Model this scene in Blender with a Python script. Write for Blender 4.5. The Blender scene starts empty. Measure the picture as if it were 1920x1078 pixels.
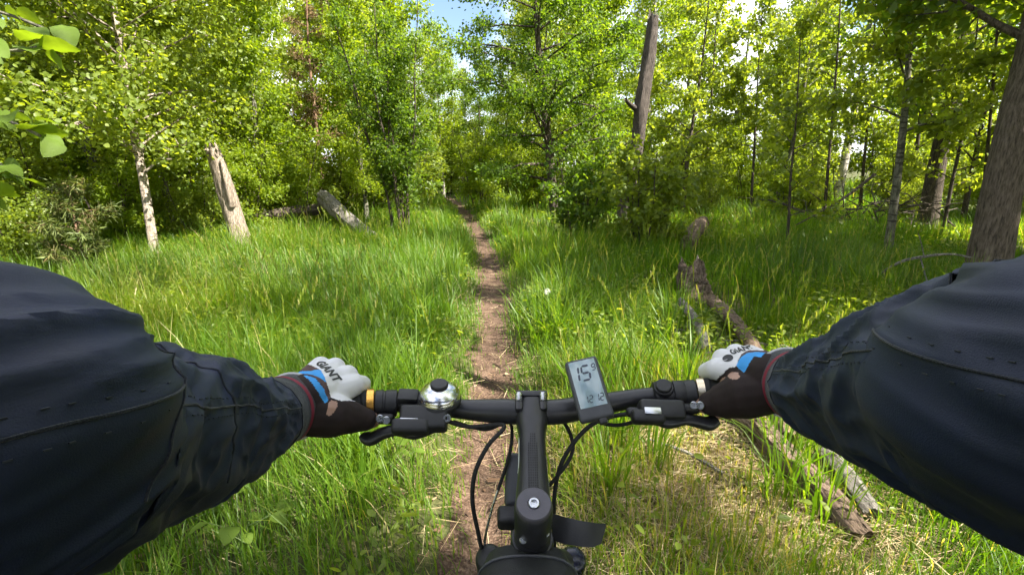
import bpy, bmesh, math, random
import numpy as np
from mathutils import Vector, Matrix, noise
from mathutils.bvhtree import BVHTree

sc = bpy.context.scene
col = sc.collection
random.seed(7)
R = math.radians

# ------------------------------------------------------------------ camera
CAM_H = 1.31
FPX = 900.0                      # focal length in pixels of a 1920 wide picture
PITCH = math.atan(229 / FPX)
cd = bpy.data.cameras.new('camera')
cd.sensor_width = 36.0
cd.lens = 36.0 * FPX / 1920.0
cd.clip_start = 0.01
cd.clip_end = 600
cam = bpy.data.objects.new('camera', cd)
col.objects.link(cam)
cam.location = (0, 0, CAM_H)
cam.rotation_euler = (math.pi / 2 - PITCH, 0, 0)
sc.camera = cam

# ------------------------------------------------------------------ sky, sun, exposure
SUN = Vector((0.58, -0.30, 0.80)).normalized()       # towards the sun: right, a little behind the rider
w = bpy.data.worlds.new('World')
sc.world = w
w.use_nodes = True
nt = w.node_tree
nt.nodes.clear()
wo = nt.nodes.new('ShaderNodeOutputWorld')
wb = nt.nodes.new('ShaderNodeBackground')
sky = nt.nodes.new('ShaderNodeTexSky')
sky.sky_type = 'NISHITA'
sky.sun_disc = False
sky.sun_elevation = math.asin(SUN.z)
sky.sun_rotation = math.atan2(SUN.x, SUN.y)
sky.air_density = 1.0
sky.dust_density = 0.6
tcw = nt.nodes.new('ShaderNodeTexCoord')
nz = nt.nodes.new('ShaderNodeTexNoise')
nz.inputs['Scale'].default_value = 3.2
nz.inputs['Detail'].default_value = 7
nz.inputs['Roughness'].default_value = 0.6
crw = nt.nodes.new('ShaderNodeValToRGB')
crw.color_ramp.elements[0].position = 0.42
crw.color_ramp.elements[0].color = (0, 0, 0, 1)
crw.color_ramp.elements[1].position = 0.56
crw.color_ramp.elements[1].color = (1, 1, 1, 1)
mxw = nt.nodes.new('ShaderNodeMixRGB')
mxw.inputs[2].default_value = (9.0, 9.2, 9.9, 1)
nt.links.new(tcw.outputs['Generated'], nz.inputs['Vector'])
nt.links.new(nz.outputs['Fac'], crw.inputs['Fac'])
nt.links.new(crw.outputs['Color'], mxw.inputs[0])
nt.links.new(sky.outputs['Color'], mxw.inputs[1])
nt.links.new(mxw.outputs[0], wb.inputs['Color'])
wb.inputs['Strength'].default_value = 0.055
nt.links.new(wb.outputs[0], wo.inputs['Surface'])

sl = bpy.data.lights.new('sun', 'SUN')
sl.energy = 5.0
sl.angle = R(0.5)
sl.color = (1.0, 0.94, 0.82)
so = bpy.data.objects.new('sun', sl)
col.objects.link(so)
so.rotation_euler = SUN.to_track_quat('Z', 'Y').to_euler()
so.location = SUN * 40

sc.view_settings.view_transform = 'Standard'
sc.view_settings.look = 'None'
sc.view_settings.exposure = 2.3
sc.view_settings.gamma = 1.0
sc.view_settings.use_curve_mapping = False
sc.render.engine = 'CYCLES'
sc.cycles.max_bounces = 9
sc.cycles.diffuse_bounces = 6
sc.cycles.glossy_bounces = 3
sc.cycles.transmission_bounces = 6
sc.cycles.use_adaptive_sampling = True
sc.cycles.adaptive_threshold = 0.03
sc.cycles.use_denoising = True
sc.cycles.sample_clamp_indirect = 6.0

# ------------------------------------------------------------------ helpers
CP, SP = math.cos(PITCH), math.sin(PITCH)
def W(px, py, d):
    """point that stands at depth d along the view of the photograph's pixel (px, py)"""
    r = (px - 960) / FPX * d
    u = -(py - 539) / FPX * d
    return Vector((r, d * CP + u * SP, CAM_H - d * SP + u * CP))
def at_y(px, y, z=0.0):
    """point at forward distance y and height z that shows in column px"""
    d = y * CP + (CAM_H - z) * SP
    return Vector(((px - 960) / FPX * d, y, z))

PATH_Y = [-6, 0, 1.3, 2, 4, 6.5, 8.6, 12, 17.4, 24, 36]
PATH_X = [0.05, 0.0, -0.09, -0.10, -0.15, -0.30, -0.53, -1.05, -2.0, -3.5, -7.5]
def path_x(y):
    return np.interp(y, PATH_Y, PATH_X)
def ground(x, y):
    x = np.asarray(x, float); y = np.asarray(y, float)
    z = 0.05 * np.sin(x * 0.7 + 1.3) * np.sin(y * 0.5 + 0.4) + 0.025 * np.sin(x * 2.3 + y * 1.7) + 0.015 * np.sin(x * 5.1 - y * 3.3)
    d = np.abs(x - path_x(y))
    k = np.clip(d / 0.45, 0, 1)
    z = z * (0.25 + 0.75 * k) - 0.05 * (1 - k * k * (3 - 2 * k))
    far = np.clip((np.hypot(x, y) - 25) / 60, 0, 1)
    return z * (1 - far) + 0.35 * far
def gz(x, y):
    return float(ground(x, y))

def tag(o, label=None, cat=None, group=None, kind=None):
    if label: o['label'] = label
    if cat: o['category'] = cat
    if group: o['group'] = group
    if kind: o['kind'] = kind
    return o
def empty(name, loc=(0, 0, 0), rz=0.0):
    o = bpy.data.objects.new(name, None)
    o.empty_display_size = 0.1
    o.location = loc
    o.rotation_euler = (0, 0, rz)
    col.objects.link(o)
    return o
def link(name, me, mat=None, parent=None):
    o = bpy.data.objects.new(name, me)
    if mat is not None and len(me.materials) == 0:
        for m in (mat if isinstance(mat, (list, tuple)) else [mat]):
            me.materials.append(m)
    col.objects.link(o)
    if parent is not None:
        o.parent = parent
    return o
def pyd(name, v, f, smooth=True):
    me = bpy.data.meshes.new(name)
    me.from_pydata([tuple(p) for p in v], [], [tuple(q) for q in f])
    if smooth:
        me.polygons.foreach_set('use_smooth', [True] * len(me.polygons))
    me.update()
    return me
def tri_mesh(name, v, f, rnd=None, smooth=False):
    """fast mesh from numpy arrays: v (n,3), f (m,k)"""
    v = np.ascontiguousarray(v, np.float32); f = np.ascontiguousarray(f, np.int32)
    k = f.shape[1]
    me = bpy.data.meshes.new(name)
    me.vertices.add(len(v)); me.vertices.foreach_set('co', v.ravel())
    me.loops.add(f.size); me.loops.foreach_set('vertex_index', f.ravel())
    me.polygons.add(len(f))
    me.polygons.foreach_set('loop_start', np.arange(0, f.size, k, dtype=np.int32))
    if smooth:
        me.polygons.foreach_set('use_smooth', np.ones(len(f), bool))
    me.update(calc_edges=True)
    if rnd is not None:
        a = me.attributes.new('rnd', 'FLOAT', 'FACE')
        a.data.foreach_set('value', np.ascontiguousarray(rnd, np.float32))
    return me

class MB:
    """collects shapes in world space into one mesh"""
    def __init__(s): s.v = []; s.f = []
    def add(s, v, f):
        b = len(s.v)
        s.v += [Vector(p) for p in v]; s.f += [tuple(i + b for i in q) for q in f]
        return s
    def tube(s, pts, rad, n=10, cap=True, flat=None):
        s.add(*tube(pts, rad, n, cap, flat)); return s
    def lathe(s, M, prof, n=24):
        v = []; f = []
        for (r, z) in prof:
            for i in range(n):
                a = 2 * math.pi * i / n
                v.append(M @ Vector((r * math.cos(a), r * math.sin(a), z)))
        m = len(prof)
        for j in range(m - 1):
            for i in range(n):
                k = (i + 1) % n
                f.append((j * n + i, j * n + k, (j + 1) * n + k, (j + 1) * n + i))
        f.append(tuple(range(n))[::-1]); f.append(tuple((m - 1) * n + i for i in range(n)))
        s.add(v, f); return s
    def box(s, M, sx, sy, sz, bev=0.0, seg=2):
        bm = bmesh.new()
        bmesh.ops.create_cube(bm, size=1.0)
        for q in bm.verts: q.co = Vector((q.co.x * sx, q.co.y * sy, q.co.z * sz))
        if bev > 0:
            bmesh.ops.bevel(bm, geom=list(bm.edges), offset=bev, segments=seg, affect='EDGES', profile=0.5)
        bm.verts.index_update()
        s.add([M @ q.co for q in bm.verts], [[q.index for q in p.verts] for p in bm.faces])
        bm.free(); return s
    def slab(s, M, outline, z0, z1):
        n = len(outline)
        v = [M @ Vector((x, y, z0)) for x, y in outline] + [M @ Vector((x, y, z1)) for x, y in outline]
        f = [tuple(range(n))[::-1], tuple(range(n, 2 * n))] + [(i, (i + 1) % n, n + (i + 1) % n, n + i) for i in range(n)]
        s.add(v, f); return s
    def build(s, name, mat, parent=None, smooth=True, sub=0, sharp=35):
        me = pyd(name, s.v, s.f, smooth)
        if smooth:
            try: me.set_sharp_from_angle(angle=R(sharp))
            except Exception: pass
        o = link(name, me, mat, parent)
        fix_parent(o)
        if sub:
            m = o.modifiers.new('sub', 'SUBSURF'); m.levels = sub; m.render_levels = sub
        return o
def world_of(o):
    m = Matrix.Translation(o.location) @ o.rotation_euler.to_matrix().to_4x4() @ Matrix.Diagonal((*o.scale, 1))
    m = o.matrix_parent_inverse @ m if o.parent else m
    return world_of(o.parent) @ m if o.parent else m
def fix_parent(o):
    """meshes are written in world coordinates: undo the parent's transform"""
    if o.parent is not None:
        o.matrix_parent_inverse = world_of(o.parent).inverted()

def frames(P):
    n = len(P)
    T = [(P[min(i + 1, n - 1)] - P[max(i - 1, 0)]).normalized() for i in range(n)]
    a = Vector((0, 0, 1)) if abs(T[0].z) < 0.9 else Vector((1, 0, 0))
    N = [(a - T[0] * a.dot(T[0])).normalized()]
    for i in range(1, n):
        q = N[-1] - T[i] * N[-1].dot(T[i])
        N.append(q.normalized() if q.length > 1e-6 else N[-1])
    return T, N, [T[i].cross(N[i]) for i in range(n)]
def tube(pts, rad, n=10, cap=True, flat=None):
    P = [Vector(p) for p in pts]
    if not hasattr(rad, '__len__'): rad = [rad] * len(P)
    T, N, B = frames(P)
    v = []; f = []
    fx, fy = flat or (1, 1)
    for i, p in enumerate(P):
        for k in range(n):
            a = 2 * math.pi * k / n
            v.append(p + (N[i] * math.cos(a) * fx + B[i] * math.sin(a) * fy) * rad[i])
    for i in range(len(P) - 1):
        for k in range(n):
            q = (k + 1) % n
            f.append((i * n + k, i * n + q, (i + 1) * n + q, (i + 1) * n + k))
    if cap:
        f.append(tuple(range(n))[::-1]); f.append(tuple((len(P) - 1) * n + k for k in range(n)))
    return v, f
def catmull(P, m=8):
    P = [Vector(p) for p in P]
    out = []
    for i in range(len(P) - 1):
        p0 = P[max(i - 1, 0)]; p1 = P[i]; p2 = P[i + 1]; p3 = P[min(i + 2, len(P) - 1)]
        for k in range(m):
            t = k / m
            out.append(0.5 * ((2 * p1) + (p2 - p0) * t + (2 * p0 - 5 * p1 + 4 * p2 - p3) * t * t + (3 * p1 - p0 - 3 * p2 + p3) * t ** 3))
    out.append(P[-1])
    return out
def interp(xs, n):
    xs = np.asarray(xs, float)
    return np.interp(np.linspace(0, len(xs) - 1, n), np.arange(len(xs)), xs)
def frame_mat(o, x, y):
    x = x.normalized(); z = x.cross(y).normalized(); y = z.cross(x)
    return Matrix(((x.x, y.x, z.x, o.x), (x.y, y.y, z.y, o.y), (x.z, y.z, z.z, o.z), (0, 0, 0, 1)))
def axis_mat(o, z):
    z = z.normalized()
    a = Vector((1, 0, 0)) if abs(z.x) < 0.8 else Vector((0, 1, 0))
    y = z.cross(a).normalized(); x = y.cross(z)
    return Matrix(((x.x, y.x, z.x, o.x), (x.y, y.y, z.y, o.y), (x.z, y.z, z.z, o.z), (0, 0, 0, 1)))
def copy_tree(o, parent=None):
    c = o.copy(); col.objects.link(c); c.parent = parent
    for ch in list(o.children): copy_tree(ch, c)
    return c

# ------------------------------------------------------------------ materials
def new_mat(name):
    m = bpy.data.materials.new(name); m.use_nodes = True
    n = m.node_tree; n.nodes.clear()
    o = n.nodes.new('ShaderNodeOutputMaterial')
    return m, n, o
def ramp(n, stops):
    c = n.nodes.new('ShaderNodeValToRGB')
    e = c.color_ramp.elements
    while len(e) > 1: e.remove(e[-1])
    e[0].position = stops[0][0]; e[0].color = (*stops[0][1], 1)
    for p, q in stops[1:]:
        k = e.new(p); k.color = (*q, 1)
    return c
def solid(name, base, rough=0.5, metal=0.0, spec=0.5, var=0.12, scale=40.0, bump=0.0, bscale=None, sheen=0.0, coat=0.0):
    """one-material surface: base colour with fine uneven wear, roughness variation and bump"""
    m, n, o = new_mat(name)
    p = n.nodes.new('ShaderNodeBsdfPrincipled')
    tc = n.nodes.new('ShaderNodeTexCoord')
    ns = n.nodes.new('ShaderNodeTexNoise'); ns.inputs['Scale'].default_value = scale; ns.inputs['Detail'].default_value = 6
    n.links.new(tc.outputs['Object'], ns.inputs['Vector'])
    lo = tuple(c * (1 - var) for c in base); hi = tuple(min(1, c * (1 + var)) for c in base)
    c = ramp(n, [(0.3, lo), (0.7, hi)])
    n.links.new(ns.outputs['Fac'], c.inputs['Fac'])
    n.links.new(c.outputs['Color'], p.inputs['Base Color'])
    mr = n.nodes.new('ShaderNodeMapRange')
    mr.inputs['To Min'].default_value = max(0.03, rough - 0.1); mr.inputs['To Max'].default_value = min(1, rough + 0.1)
    n.links.new(ns.outputs['Fac'], mr.inputs['Value']); n.links.new(mr.outputs[0], p.inputs['Roughness'])
    p.inputs['Metallic'].default_value = metal
    p.inputs['Specular IOR Level'].default_value = spec
    p.inputs['Sheen Weight'].default_value = sheen
    p.inputs['Coat Weight'].default_value = coat
    if bump:
        n2 = n.nodes.new('ShaderNodeTexNoise'); n2.inputs['Scale'].default_value = bscale or scale * 4; n2.inputs['Detail'].default_value = 4
        n.links.new(tc.outputs['Object'], n2.inputs['Vector'])
        b = n.nodes.new('ShaderNodeBump'); b.inputs['Strength'].default_value = bump; b.inputs['Distance'].default_value = 0.002
        n.links.new(n2.outputs['Fac'], b.inputs['Height']); n.links.new(b.outputs[0], p.inputs['Normal'])
    n.links.new(p.outputs[0], o.inputs['Surface'])
    return m
def leaf_mat(name, stops, trans=0.45, tcol=(1.9, 1.75, 0.6), rough=0.45, objvar=0.25):
    """leaf or blade: each face has its own tint, thin and lets light through"""
    m, n, o = new_mat(name)
    at = n.nodes.new('ShaderNodeAttribute'); at.attribute_name = 'rnd'
    oi = n.nodes.new('ShaderNodeObjectInfo')
    ad = n.nodes.new('ShaderNodeMath'); ad.operation = 'MULTIPLY_ADD'
    ad.inputs[1].default_value = objvar; ad.inputs[2].default_value = -objvar / 2
    n.links.new(oi.outputs['Random'], ad.inputs[0])
    sm = n.nodes.new('ShaderNodeMath'); sm.operation = 'ADD'; sm.use_clamp = True
    n.links.new(at.outputs['Fac'], sm.inputs[0]); n.links.new(ad.outputs[0], sm.inputs[1])
    c = ramp(n, stops)
    n.links.new(sm.outputs[0], c.inputs['Fac'])
    p = n.nodes.new('ShaderNodeBsdfPrincipled')
    p.inputs['Roughness'].default_value = rough
    p.inputs['Specular IOR Level'].default_value = 0.35
    n.links.new(c.outputs['Color'], p.inputs['Base Color'])
    ml = n.nodes.new('ShaderNodeMixRGB'); ml.blend_type = 'MULTIPLY'; ml.inputs[0].default_value = 1
    ml.inputs[2].default_value = (*tcol, 1)
    n.links.new(c.outputs['Color'], ml.inputs[1])
    t = n.nodes.new('ShaderNodeBsdfTranslucent')
    n.links.new(ml.outputs[0], t.inputs['Color'])
    mx = n.nodes.new('ShaderNodeMixShader'); mx.inputs[0].default_value = trans
    n.links.new(p.outputs[0], mx.inputs[1]); n.links.new(t.outputs[0], mx.inputs[2])
    n.links.new(mx.outputs[0], o.inputs['Surface'])
    return m
def bark_mat(name, lo, hi, stretch=(9, 9, 1.6), bump=0.6, spots=None, scale=6):
    m, n, o = new_mat(name)
    p = n.nodes.new('ShaderNodeBsdfPrincipled'); p.inputs['Roughness'].default_value = 0.85
    p.inputs['Specular IOR Level'].default_value = 0.2
    tc = n.nodes.new('ShaderNodeTexCoord'); mp = n.nodes.new('ShaderNodeMapping')
    mp.inputs['Scale'].default_value = stretch
    n.links.new(tc.outputs['Object'], mp.inputs['Vector'])
    ns = n.nodes.new('ShaderNodeTexNoise'); ns.inputs['Scale'].default_value = scale; ns.inputs['Detail'].default_value = 8; ns.inputs['Roughness'].default_value = 0.7
    n.links.new(mp.outputs[0], ns.inputs['Vector'])
    mid = tuple((a + b) / 2 for a, b in zip(lo, hi))
    c = ramp(n, [(0.30, tuple(q * 0.35 for q in lo)), (0.40, lo), (0.52, mid), (0.66, hi)])
    n.links.new(ns.outputs['Fac'], c.inputs['Fac'])
    src = c.outputs['Color']
    if spots:
        m2 = n.nodes.new('ShaderNodeMapping'); m2.inputs['Scale'].default_value = (2.0, 2.0, 9.0)
        n.links.new(tc.outputs['Object'], m2.inputs['Vector'])
        n3 = n.nodes.new('ShaderNodeTexNoise'); n3.inputs['Scale'].default_value = 3.0; n3.inputs['Detail'].default_value = 5
        n.links.new(m2.outputs[0], n3.inputs['Vector'])
        c3 = ramp(n, [(0.56, (0, 0, 0)), (0.62, (1, 1, 1))])
        n.links.new(n3.outputs['Fac'], c3.inputs['Fac'])
        mx = n.nodes.new('ShaderNodeMixRGB'); mx.inputs[2].default_value = (*spots, 1)
        n.links.new(c3.outputs['Color'], mx.inputs[0]); n.links.new(src, mx.inputs[1]); src = mx.outputs[0]
    n.links.new(src, p.inputs['Base Color'])
    b = n.nodes.new('ShaderNodeBump'); b.inputs['Strength'].default_value = min(1, bump * 1.3); b.inputs['Distance'].default_value = 0.04
    n.links.new(ns.outputs['Fac'], b.inputs['Height']); n.links.new(b.outputs[0], p.inputs['Normal'])
    n.links.new(p.outputs[0], o.inputs['Surface'])
    return m
def earth_mat(name, stops, scale, bump=0.8, dist=0.03, fine=60):
    m, n, o = new_mat(name)
    p = n.nodes.new('ShaderNodeBsdfPrincipled'); p.inputs['Roughness'].default_value = 0.95
    p.inputs['Specular IOR Level'].default_value = 0.15
    tc = n.nodes.new('ShaderNodeTexCoord')
    a = n.nodes.new('ShaderNodeTexNoise'); a.inputs['Scale'].default_value = scale; a.inputs['Detail'].default_value = 10; a.inputs['Roughness'].default_value = 0.72
    b_ = n.nodes.new('ShaderNodeTexNoise'); b_.inputs['Scale'].default_value = fine; b_.inputs['Detail'].default_value = 6
    n.links.new(tc.outputs['Object'], a.inputs['Vector']); n.links.new(tc.outputs['Object'], b_.inputs['Vector'])
    mx = n.nodes.new('ShaderNodeMath'); mx.operation = 'MULTIPLY_ADD'; mx.inputs[1].default_value = 0.5
    hf = n.nodes.new('ShaderNodeMath'); hf.operation = 'MULTIPLY'; hf.inputs[1].default_value = 0.5
    n.links.new(b_.outputs['Fac'], hf.inputs[0]); n.links.new(a.outputs['Fac'], mx.inputs[0]); n.links.new(hf.outputs[0], mx.inputs[2])
    c = ramp(n, stops); n.links.new(mx.outputs[0], c.inputs['Fac'])
    n.links.new(c.outputs['Color'], p.inputs['Base Color'])
    b = n.nodes.new('ShaderNodeBump'); b.inputs['Strength'].default_value = bump; b.inputs['Distance'].default_value = dist
    n.links.new(mx.outputs[0], b.inputs['Height']); n.links.new(b.outputs[0], p.inputs['Normal'])
    n.links.new(p.outputs[0], o.inputs['Surface'])
    return m

M = {}
M['ground'] = earth_mat('forest_floor', [(0.36, (0.028, 0.030, 0.012)), (0.5, (0.055, 0.06, 0.021)), (0.64, (0.10, 0.09, 0.04))], 3.0)
M['path'] = earth_mat('trodden_earth', [(0.38, (0.024, 0.015, 0.010)), (0.5, (0.072, 0.045, 0.031)), (0.62, (0.15, 0.102, 0.073))], 9.0, 0.9, 0.02, 90)
M['grass'] = leaf_mat('grass_blade', [(0.0, (0.045, 0.105, 0.010)), (0.45, (0.085, 0.16, 0.013)), (0.8, (0.145, 0.20, 0.02)), (0.93, (0.20, 0.22, 0.06)), (1.0, (0.36, 0.30, 0.15))], 0.5, (2.1, 2.0, 0.4), 0.45, 0.0)
M['straw'] = leaf_mat('dry_straw', [(0.0, (0.20, 0.13, 0.07)), (0.5, (0.34, 0.26, 0.14)), (1.0, (0.50, 0.42, 0.26))], 0.2, (1.1, 1.0, 0.8), 0.6, 0.0)
M['litter'] = leaf_mat('dead_leaf', [(0.0, (0.06, 0.035, 0.02)), (0.5, (0.16, 0.09, 0.05)), (1.0, (0.30, 0.20, 0.12))], 0.15, (1.1, 1.0, 0.8), 0.7, 0.0)
M['leaf_aspen'] = leaf_mat('aspen_leaf', [(0.0, (0.08, 0.12, 0.016)), (0.5, (0.13, 0.18, 0.026)), (1.0, (0.19, 0.235, 0.048))], 0.55, (2.8, 2.45, 0.65))
M['leaf_yellow'] = leaf_mat('sunny_leaf', [(0.0, (0.095, 0.15, 0.012)), (0.5, (0.145, 0.205, 0.018)), (1.0, (0.215, 0.255, 0.03))], 0.55, (2.5, 2.3, 0.5))
M['leaf_dark'] = leaf_mat('oak_leaf', [(0.0, (0.045, 0.09, 0.011)), (0.5, (0.08, 0.135, 0.016)), (1.0, (0.13, 0.18, 0.025))], 0.53, (2.7, 2.5, 0.55))
M['leaf_fore'] = leaf_mat('near_leaf', [(0.0, (0.09, 0.15, 0.015)), (1.0, (0.13, 0.20, 0.025))], 0.55, (1.9, 1.7, 0.4), 0.65)
M['needle'] = leaf_mat('pine_needle', [(0.0, (0.08, 0.12, 0.03)), (0.6, (0.13, 0.16, 0.04)), (1.0, (0.22, 0.15, 0.07))], 0.35, (1.3, 1.3, 0.6), 0.5, 0.0)
M['needle_dead'] = leaf_mat('dead_needle', [(0.0, (0.12, 0.10, 0.04)), (0.5, (0.24, 0.16, 0.08)), (1.0, (0.34, 0.25, 0.13))], 0.3, (1.2, 1.1, 0.7), 0.5, 0.0)
M['bark_birch'] = bark_mat('birch_bark', (0.20, 0.18, 0.15), (0.50, 0.46, 0.41), (5, 5, 2), 0.35, (0.05, 0.045, 0.04))
M['bark_pale'] = bark_mat('pale_grey_bark', (0.15, 0.12, 0.095), (0.40, 0.34, 0.28), (6, 6, 2.5), 0.4, (0.06, 0.05, 0.04))
M['bark_aspen'] = bark_mat('aspen_bark', (0.075, 0.072, 0.052), (0.20, 0.19, 0.145), (6, 6, 2), 0.4, (0.05, 0.045, 0.035))
M['bark_dark'] = bark_mat('dark_bark', (0.035, 0.028, 0.022), (0.12, 0.095, 0.075))
M['bark_brown'] = bark_mat('grey_brown_bark', (0.065, 0.05, 0.04), (0.19, 0.15, 0.122))
M['bark_red'] = bark_mat('pine_bark', (0.10, 0.055, 0.035), (0.30, 0.19, 0.13))
M['dead_wood'] = bark_mat('bare_dead_wood', (0.15, 0.115, 0.085), (0.46, 0.38, 0.31), (14, 14, 1.2), 0.8)
M['snag_wood'] = bark_mat('weathered_snag', (0.04, 0.033, 0.029), (0.14, 0.115, 0.10), (12, 12, 1.5), 0.9)
M['log_wood'] = bark_mat('rotting_log', (0.08, 0.055, 0.038), (0.30, 0.215, 0.16), (12, 2.2, 12), 0.9)
M['stump_wood'] = bark_mat('rotten_stump', (0.06, 0.045, 0.034), (0.25, 0.185, 0.145), (12, 12, 1.6), 0.9)
M['grey_log'] = bark_mat('grey_log', (0.10, 0.09, 0.078), (0.33, 0.30, 0.265), (12, 2.2, 12), 0.8)
M['twig'] = solid('twig', (0.10, 0.075, 0.055), 0.8, var=0.3)
M['stem_green'] = solid('green_stem', (0.10, 0.15, 0.04), 0.6, var=0.2)

# ------------------------------------------------------------------ ground and path
def sheet(name, xs, ys, zf, mat):
    X, Y = np.meshgrid(xs, ys)
    Z = zf(X, Y)
    v = np.stack([X, Y, Z], -1).reshape(-1, 3)
    nx, ny = len(xs), len(ys)
    i = np.arange((nx - 1) * (ny - 1)); r = i // (nx - 1); c = i % (nx - 1)
    f = np.stack([r * nx + c, r * nx + c + 1, (r + 1) * nx + c + 1, (r + 1) * nx + c], -1)
    return link(name, tri_mesh(name, v, f, smooth=True), mat)
gx = np.concatenate([[-300, -150, -80, -45], np.linspace(-25, -5, 50), np.linspace(-4.8, 4.8, 160), np.linspace(5, 25, 50), [45, 80, 150, 300]])
gy = np.concatenate([[-300, -120, -50, -20], np.linspace(-8, 0, 24), np.linspace(0.2, 12, 170), np.linspace(12.3, 40, 80), [60, 90, 150, 300]])
tag(sheet('ground', gx, gy, lambda x, y: ground(x, y), M['ground']), kind='structure')
# the trodden path: a strip with uneven edges, laid just above the ground sheet
py_ = np.linspace(-6, 34, 700)
rngp = np.random.default_rng(3)
wob = 0.02 * np.sin(py_ * 4.3) + 0.018 * np.sin(py_ * 9.7 + 1) + 0.012 * rngp.standard_normal(700)
wl = np.interp(py_, [0, 3, 6], [0.135, 0.15, 0.165]) + wob; wr = np.interp(py_, [0, 3, 6], [0.125, 0.15, 0.165]) + np.roll(wob, 23)
rows = []
for k, t in enumerate(np.linspace(-1, 1, 9)):
    x = path_x(py_) + np.where(t < 0, t * wl, t * wr)
    edge = abs(t) ** 3
    z = ground(x, py_) + 0.006 + 0.006 * np.sin(x * 31 + py_ * 17) * (1 - edge) - 0.003 * edge
    rows.append(np.stack([x, py_, z], -1))
pv = np.stack(rows, 1).reshape(-1, 3)
i = np.arange(699 * 8); r = i // 8; c = i % 8
pf = np.stack([r * 9 + c, r * 9 + c + 1, (r + 1) * 9 + c + 1, (r + 1) * 9 + c], -1)
tag(link('path', tri_mesh('path', pv, pf, smooth=True), M['path']), kind='structure')

# ------------------------------------------------------------------ trees
def rot_about(v, ax, a):
    return v * math.cos(a) + np.cross(ax, v) * math.sin(a) + ax * np.dot(ax, v) * (1 - math.cos(a))
def unit(v):
    return v / (np.linalg.norm(v, axis=-1, keepdims=True) + 1e-9)
def np_tube(P, rad, n, V, F, base):
    P = np.asarray(P, float); m = len(P)
    T = unit(np.gradient(P, axis=0))
    a = np.array([0.31, 0.87, 0.2]) if abs(T[0][2]) > 0.8 else np.array([0.1, 0.2, 1.0])
    N = unit(np.cross(T, a)); B = np.cross(T, N)
    ang = np.arange(n) * 2 * math.pi / n
    ring = P[:, None, :] + (N[:, None, :] * np.cos(ang)[None, :, None] + B[:, None, :] * np.sin(ang)[None, :, None]) * np.asarray(rad)[:, None, None]
    V.append(ring.reshape(-1, 3))
    i = np.arange((m - 1) * n); r = i // n; k = i % n; q = (k + 1) % n
    F.append(np.stack([r * n + k, r * n + q, (r + 1) * n + q, (r + 1) * n + k], -1) + base)
    return base + m * n
def leaf_faces(p, d, nrm, L, rng, hexa, wide):
    """p base point, d leaf direction, nrm face normal, L length"""
    wv = unit(np.cross(nrm, d)); nrm = unit(np.cross(d, wv)); L = L[:, None]
    fold = rng.uniform(0.02, 0.14, (len(p), 1)) * L
    n = len(p)
    if hexa:
        v = np.stack([p, p + d * 0.28 * L + wv * wide * 0.92 * L + nrm * fold, p + d * 0.68 * L + wv * wide * 0.8 * L + nrm * fold * 0.8,
                      p + d * L - nrm * fold, p + d * 0.68 * L - wv * wide * 0.8 * L + nrm * fold * 0.8, p + d * 0.28 * L - wv * wide * 0.92 * L + nrm * fold], 1).reshape(-1, 3)
        b = (np.arange(n) * 6)[:, None]
        f = np.concatenate([np.stack([b[:, 0], b[:, 0] + 1, b[:, 0] + 2], -1)[:, None], np.stack([b[:, 0], b[:, 0] + 2, b[:, 0] + 3], -1)[:, None],
                            np.stack([b[:, 0], b[:, 0] + 3, b[:, 0] + 4], -1)[:, None], np.stack([b[:, 0], b[:, 0] + 4, b[:, 0] + 5], -1)[:, None]], 1).reshape(-1, 3)
        return v, f, 4
    v = np.stack([p, p + d * 0.42 * L + wv * wide * L + nrm * fold, p + d * L - nrm * fold, p + d * 0.42 * L - wv * wide * L + nrm * fold], 1).reshape(-1, 3)
    b = np.arange(n) * 4
    f = np.stack([np.stack([b, b + 1, b + 2], -1), np.stack([b, b + 2, b + 3], -1)], 1).reshape(-1, 3)
    return v, f, 2
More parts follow.
